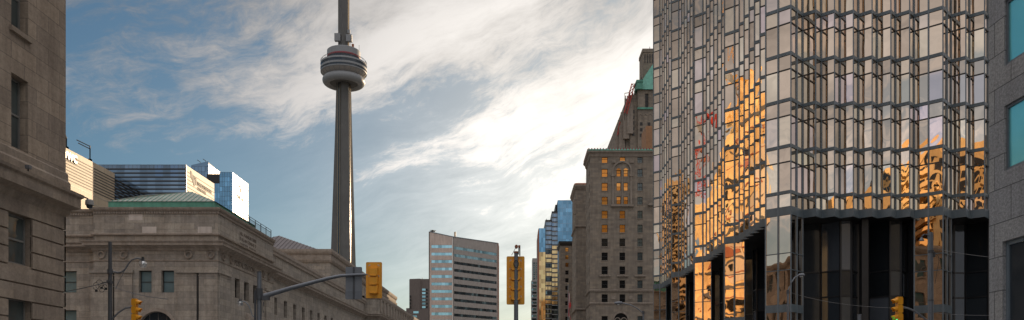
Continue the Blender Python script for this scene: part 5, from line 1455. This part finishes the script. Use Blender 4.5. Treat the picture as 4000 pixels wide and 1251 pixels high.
cov = math_('MAXIMUM', cov, math_('MULTIPLY', g1, .70))
tex = math_('ADD', math_('ADD', math_('MULTIPLY', n1, .35), math_('MULTIPLY', n2, .35)), math_('ADD', math_('MULTIPLY', nb, .2), math_('MULTIPLY', n4, .10)))
thick = smooth(tex, .40, .60, .66, 1.12)
zen_fill = smooth(Z_, .48, .85, 0, 1.15)                     # added overhead brightness, out of view, to light the facades
back = math_('MULTIPLY', smooth(Y_, -.10, -.42, 0.04, .40), smooth(Z_, .27, .44, 1, .42))  # added brightness behind the camera, lifting facades and mirrored panes
lum = math_('ADD', math_('ADD', .30, math_('MULTIPLY', g0, .10)), math_('ADD', math_('MULTIPLY', g1, .78), math_('ADD', zen_fill, back)))
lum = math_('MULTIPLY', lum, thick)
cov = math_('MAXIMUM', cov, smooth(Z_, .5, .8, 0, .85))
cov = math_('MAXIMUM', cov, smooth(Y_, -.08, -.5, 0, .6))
mixc = N.new('ShaderNodeMix'); mixc.data_type = 'RGBA'; Lk.new(g0, mixc.inputs[0]); mixc.inputs[6].default_value = (.97, .945, .965, 1); mixc.inputs[7].default_value = (1.0, .945, .875, 1)
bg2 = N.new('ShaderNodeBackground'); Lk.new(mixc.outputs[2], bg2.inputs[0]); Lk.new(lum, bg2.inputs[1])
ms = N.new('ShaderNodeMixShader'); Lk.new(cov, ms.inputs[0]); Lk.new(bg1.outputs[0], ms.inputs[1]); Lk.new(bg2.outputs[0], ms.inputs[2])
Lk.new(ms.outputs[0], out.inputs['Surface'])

sl = bpy.data.lights.new('sun', 'SUN'); sl.energy = 4.6; sl.angle = R(.5); sl.color = (1, .74, .48)
so = bpy.data.objects.new('sun', sl); COL.objects.link(so)
dirv = Vector((math.sin(SUN_AZ)*math.cos(SUN_EL), math.cos(SUN_AZ)*math.cos(SUN_EL), math.sin(SUN_EL)))
so.rotation_euler = dirv.to_track_quat('Z', 'Y').to_euler(); so.location = (60, 100, 150)

cam = bpy.data.cameras.new('camera'); co = bpy.data.objects.new('camera', cam); COL.objects.link(co); SC.camera = co
co.location = (0, 0, EYE); co.rotation_euler = (R(90), 0, 0)
cam.sensor_width = 36; cam.sensor_fit = 'HORIZONTAL'; cam.lens = 36*F0/4000
cam.shift_x = (2000-VX)/4000; cam.shift_y = (VY-625.5)/4000
cam.clip_start = .1; cam.clip_end = 12000
SC.view_settings.view_transform = 'Standard'; SC.view_settings.look = 'None'; SC.view_settings.exposure = 0; SC.view_settings.gamma = 1
SC.render.resolution_x, SC.render.resolution_y = 1024, 320
SC.cycles.max_bounces = 8; SC.cycles.glossy_bounces = 5; SC.cycles.use_denoising = True
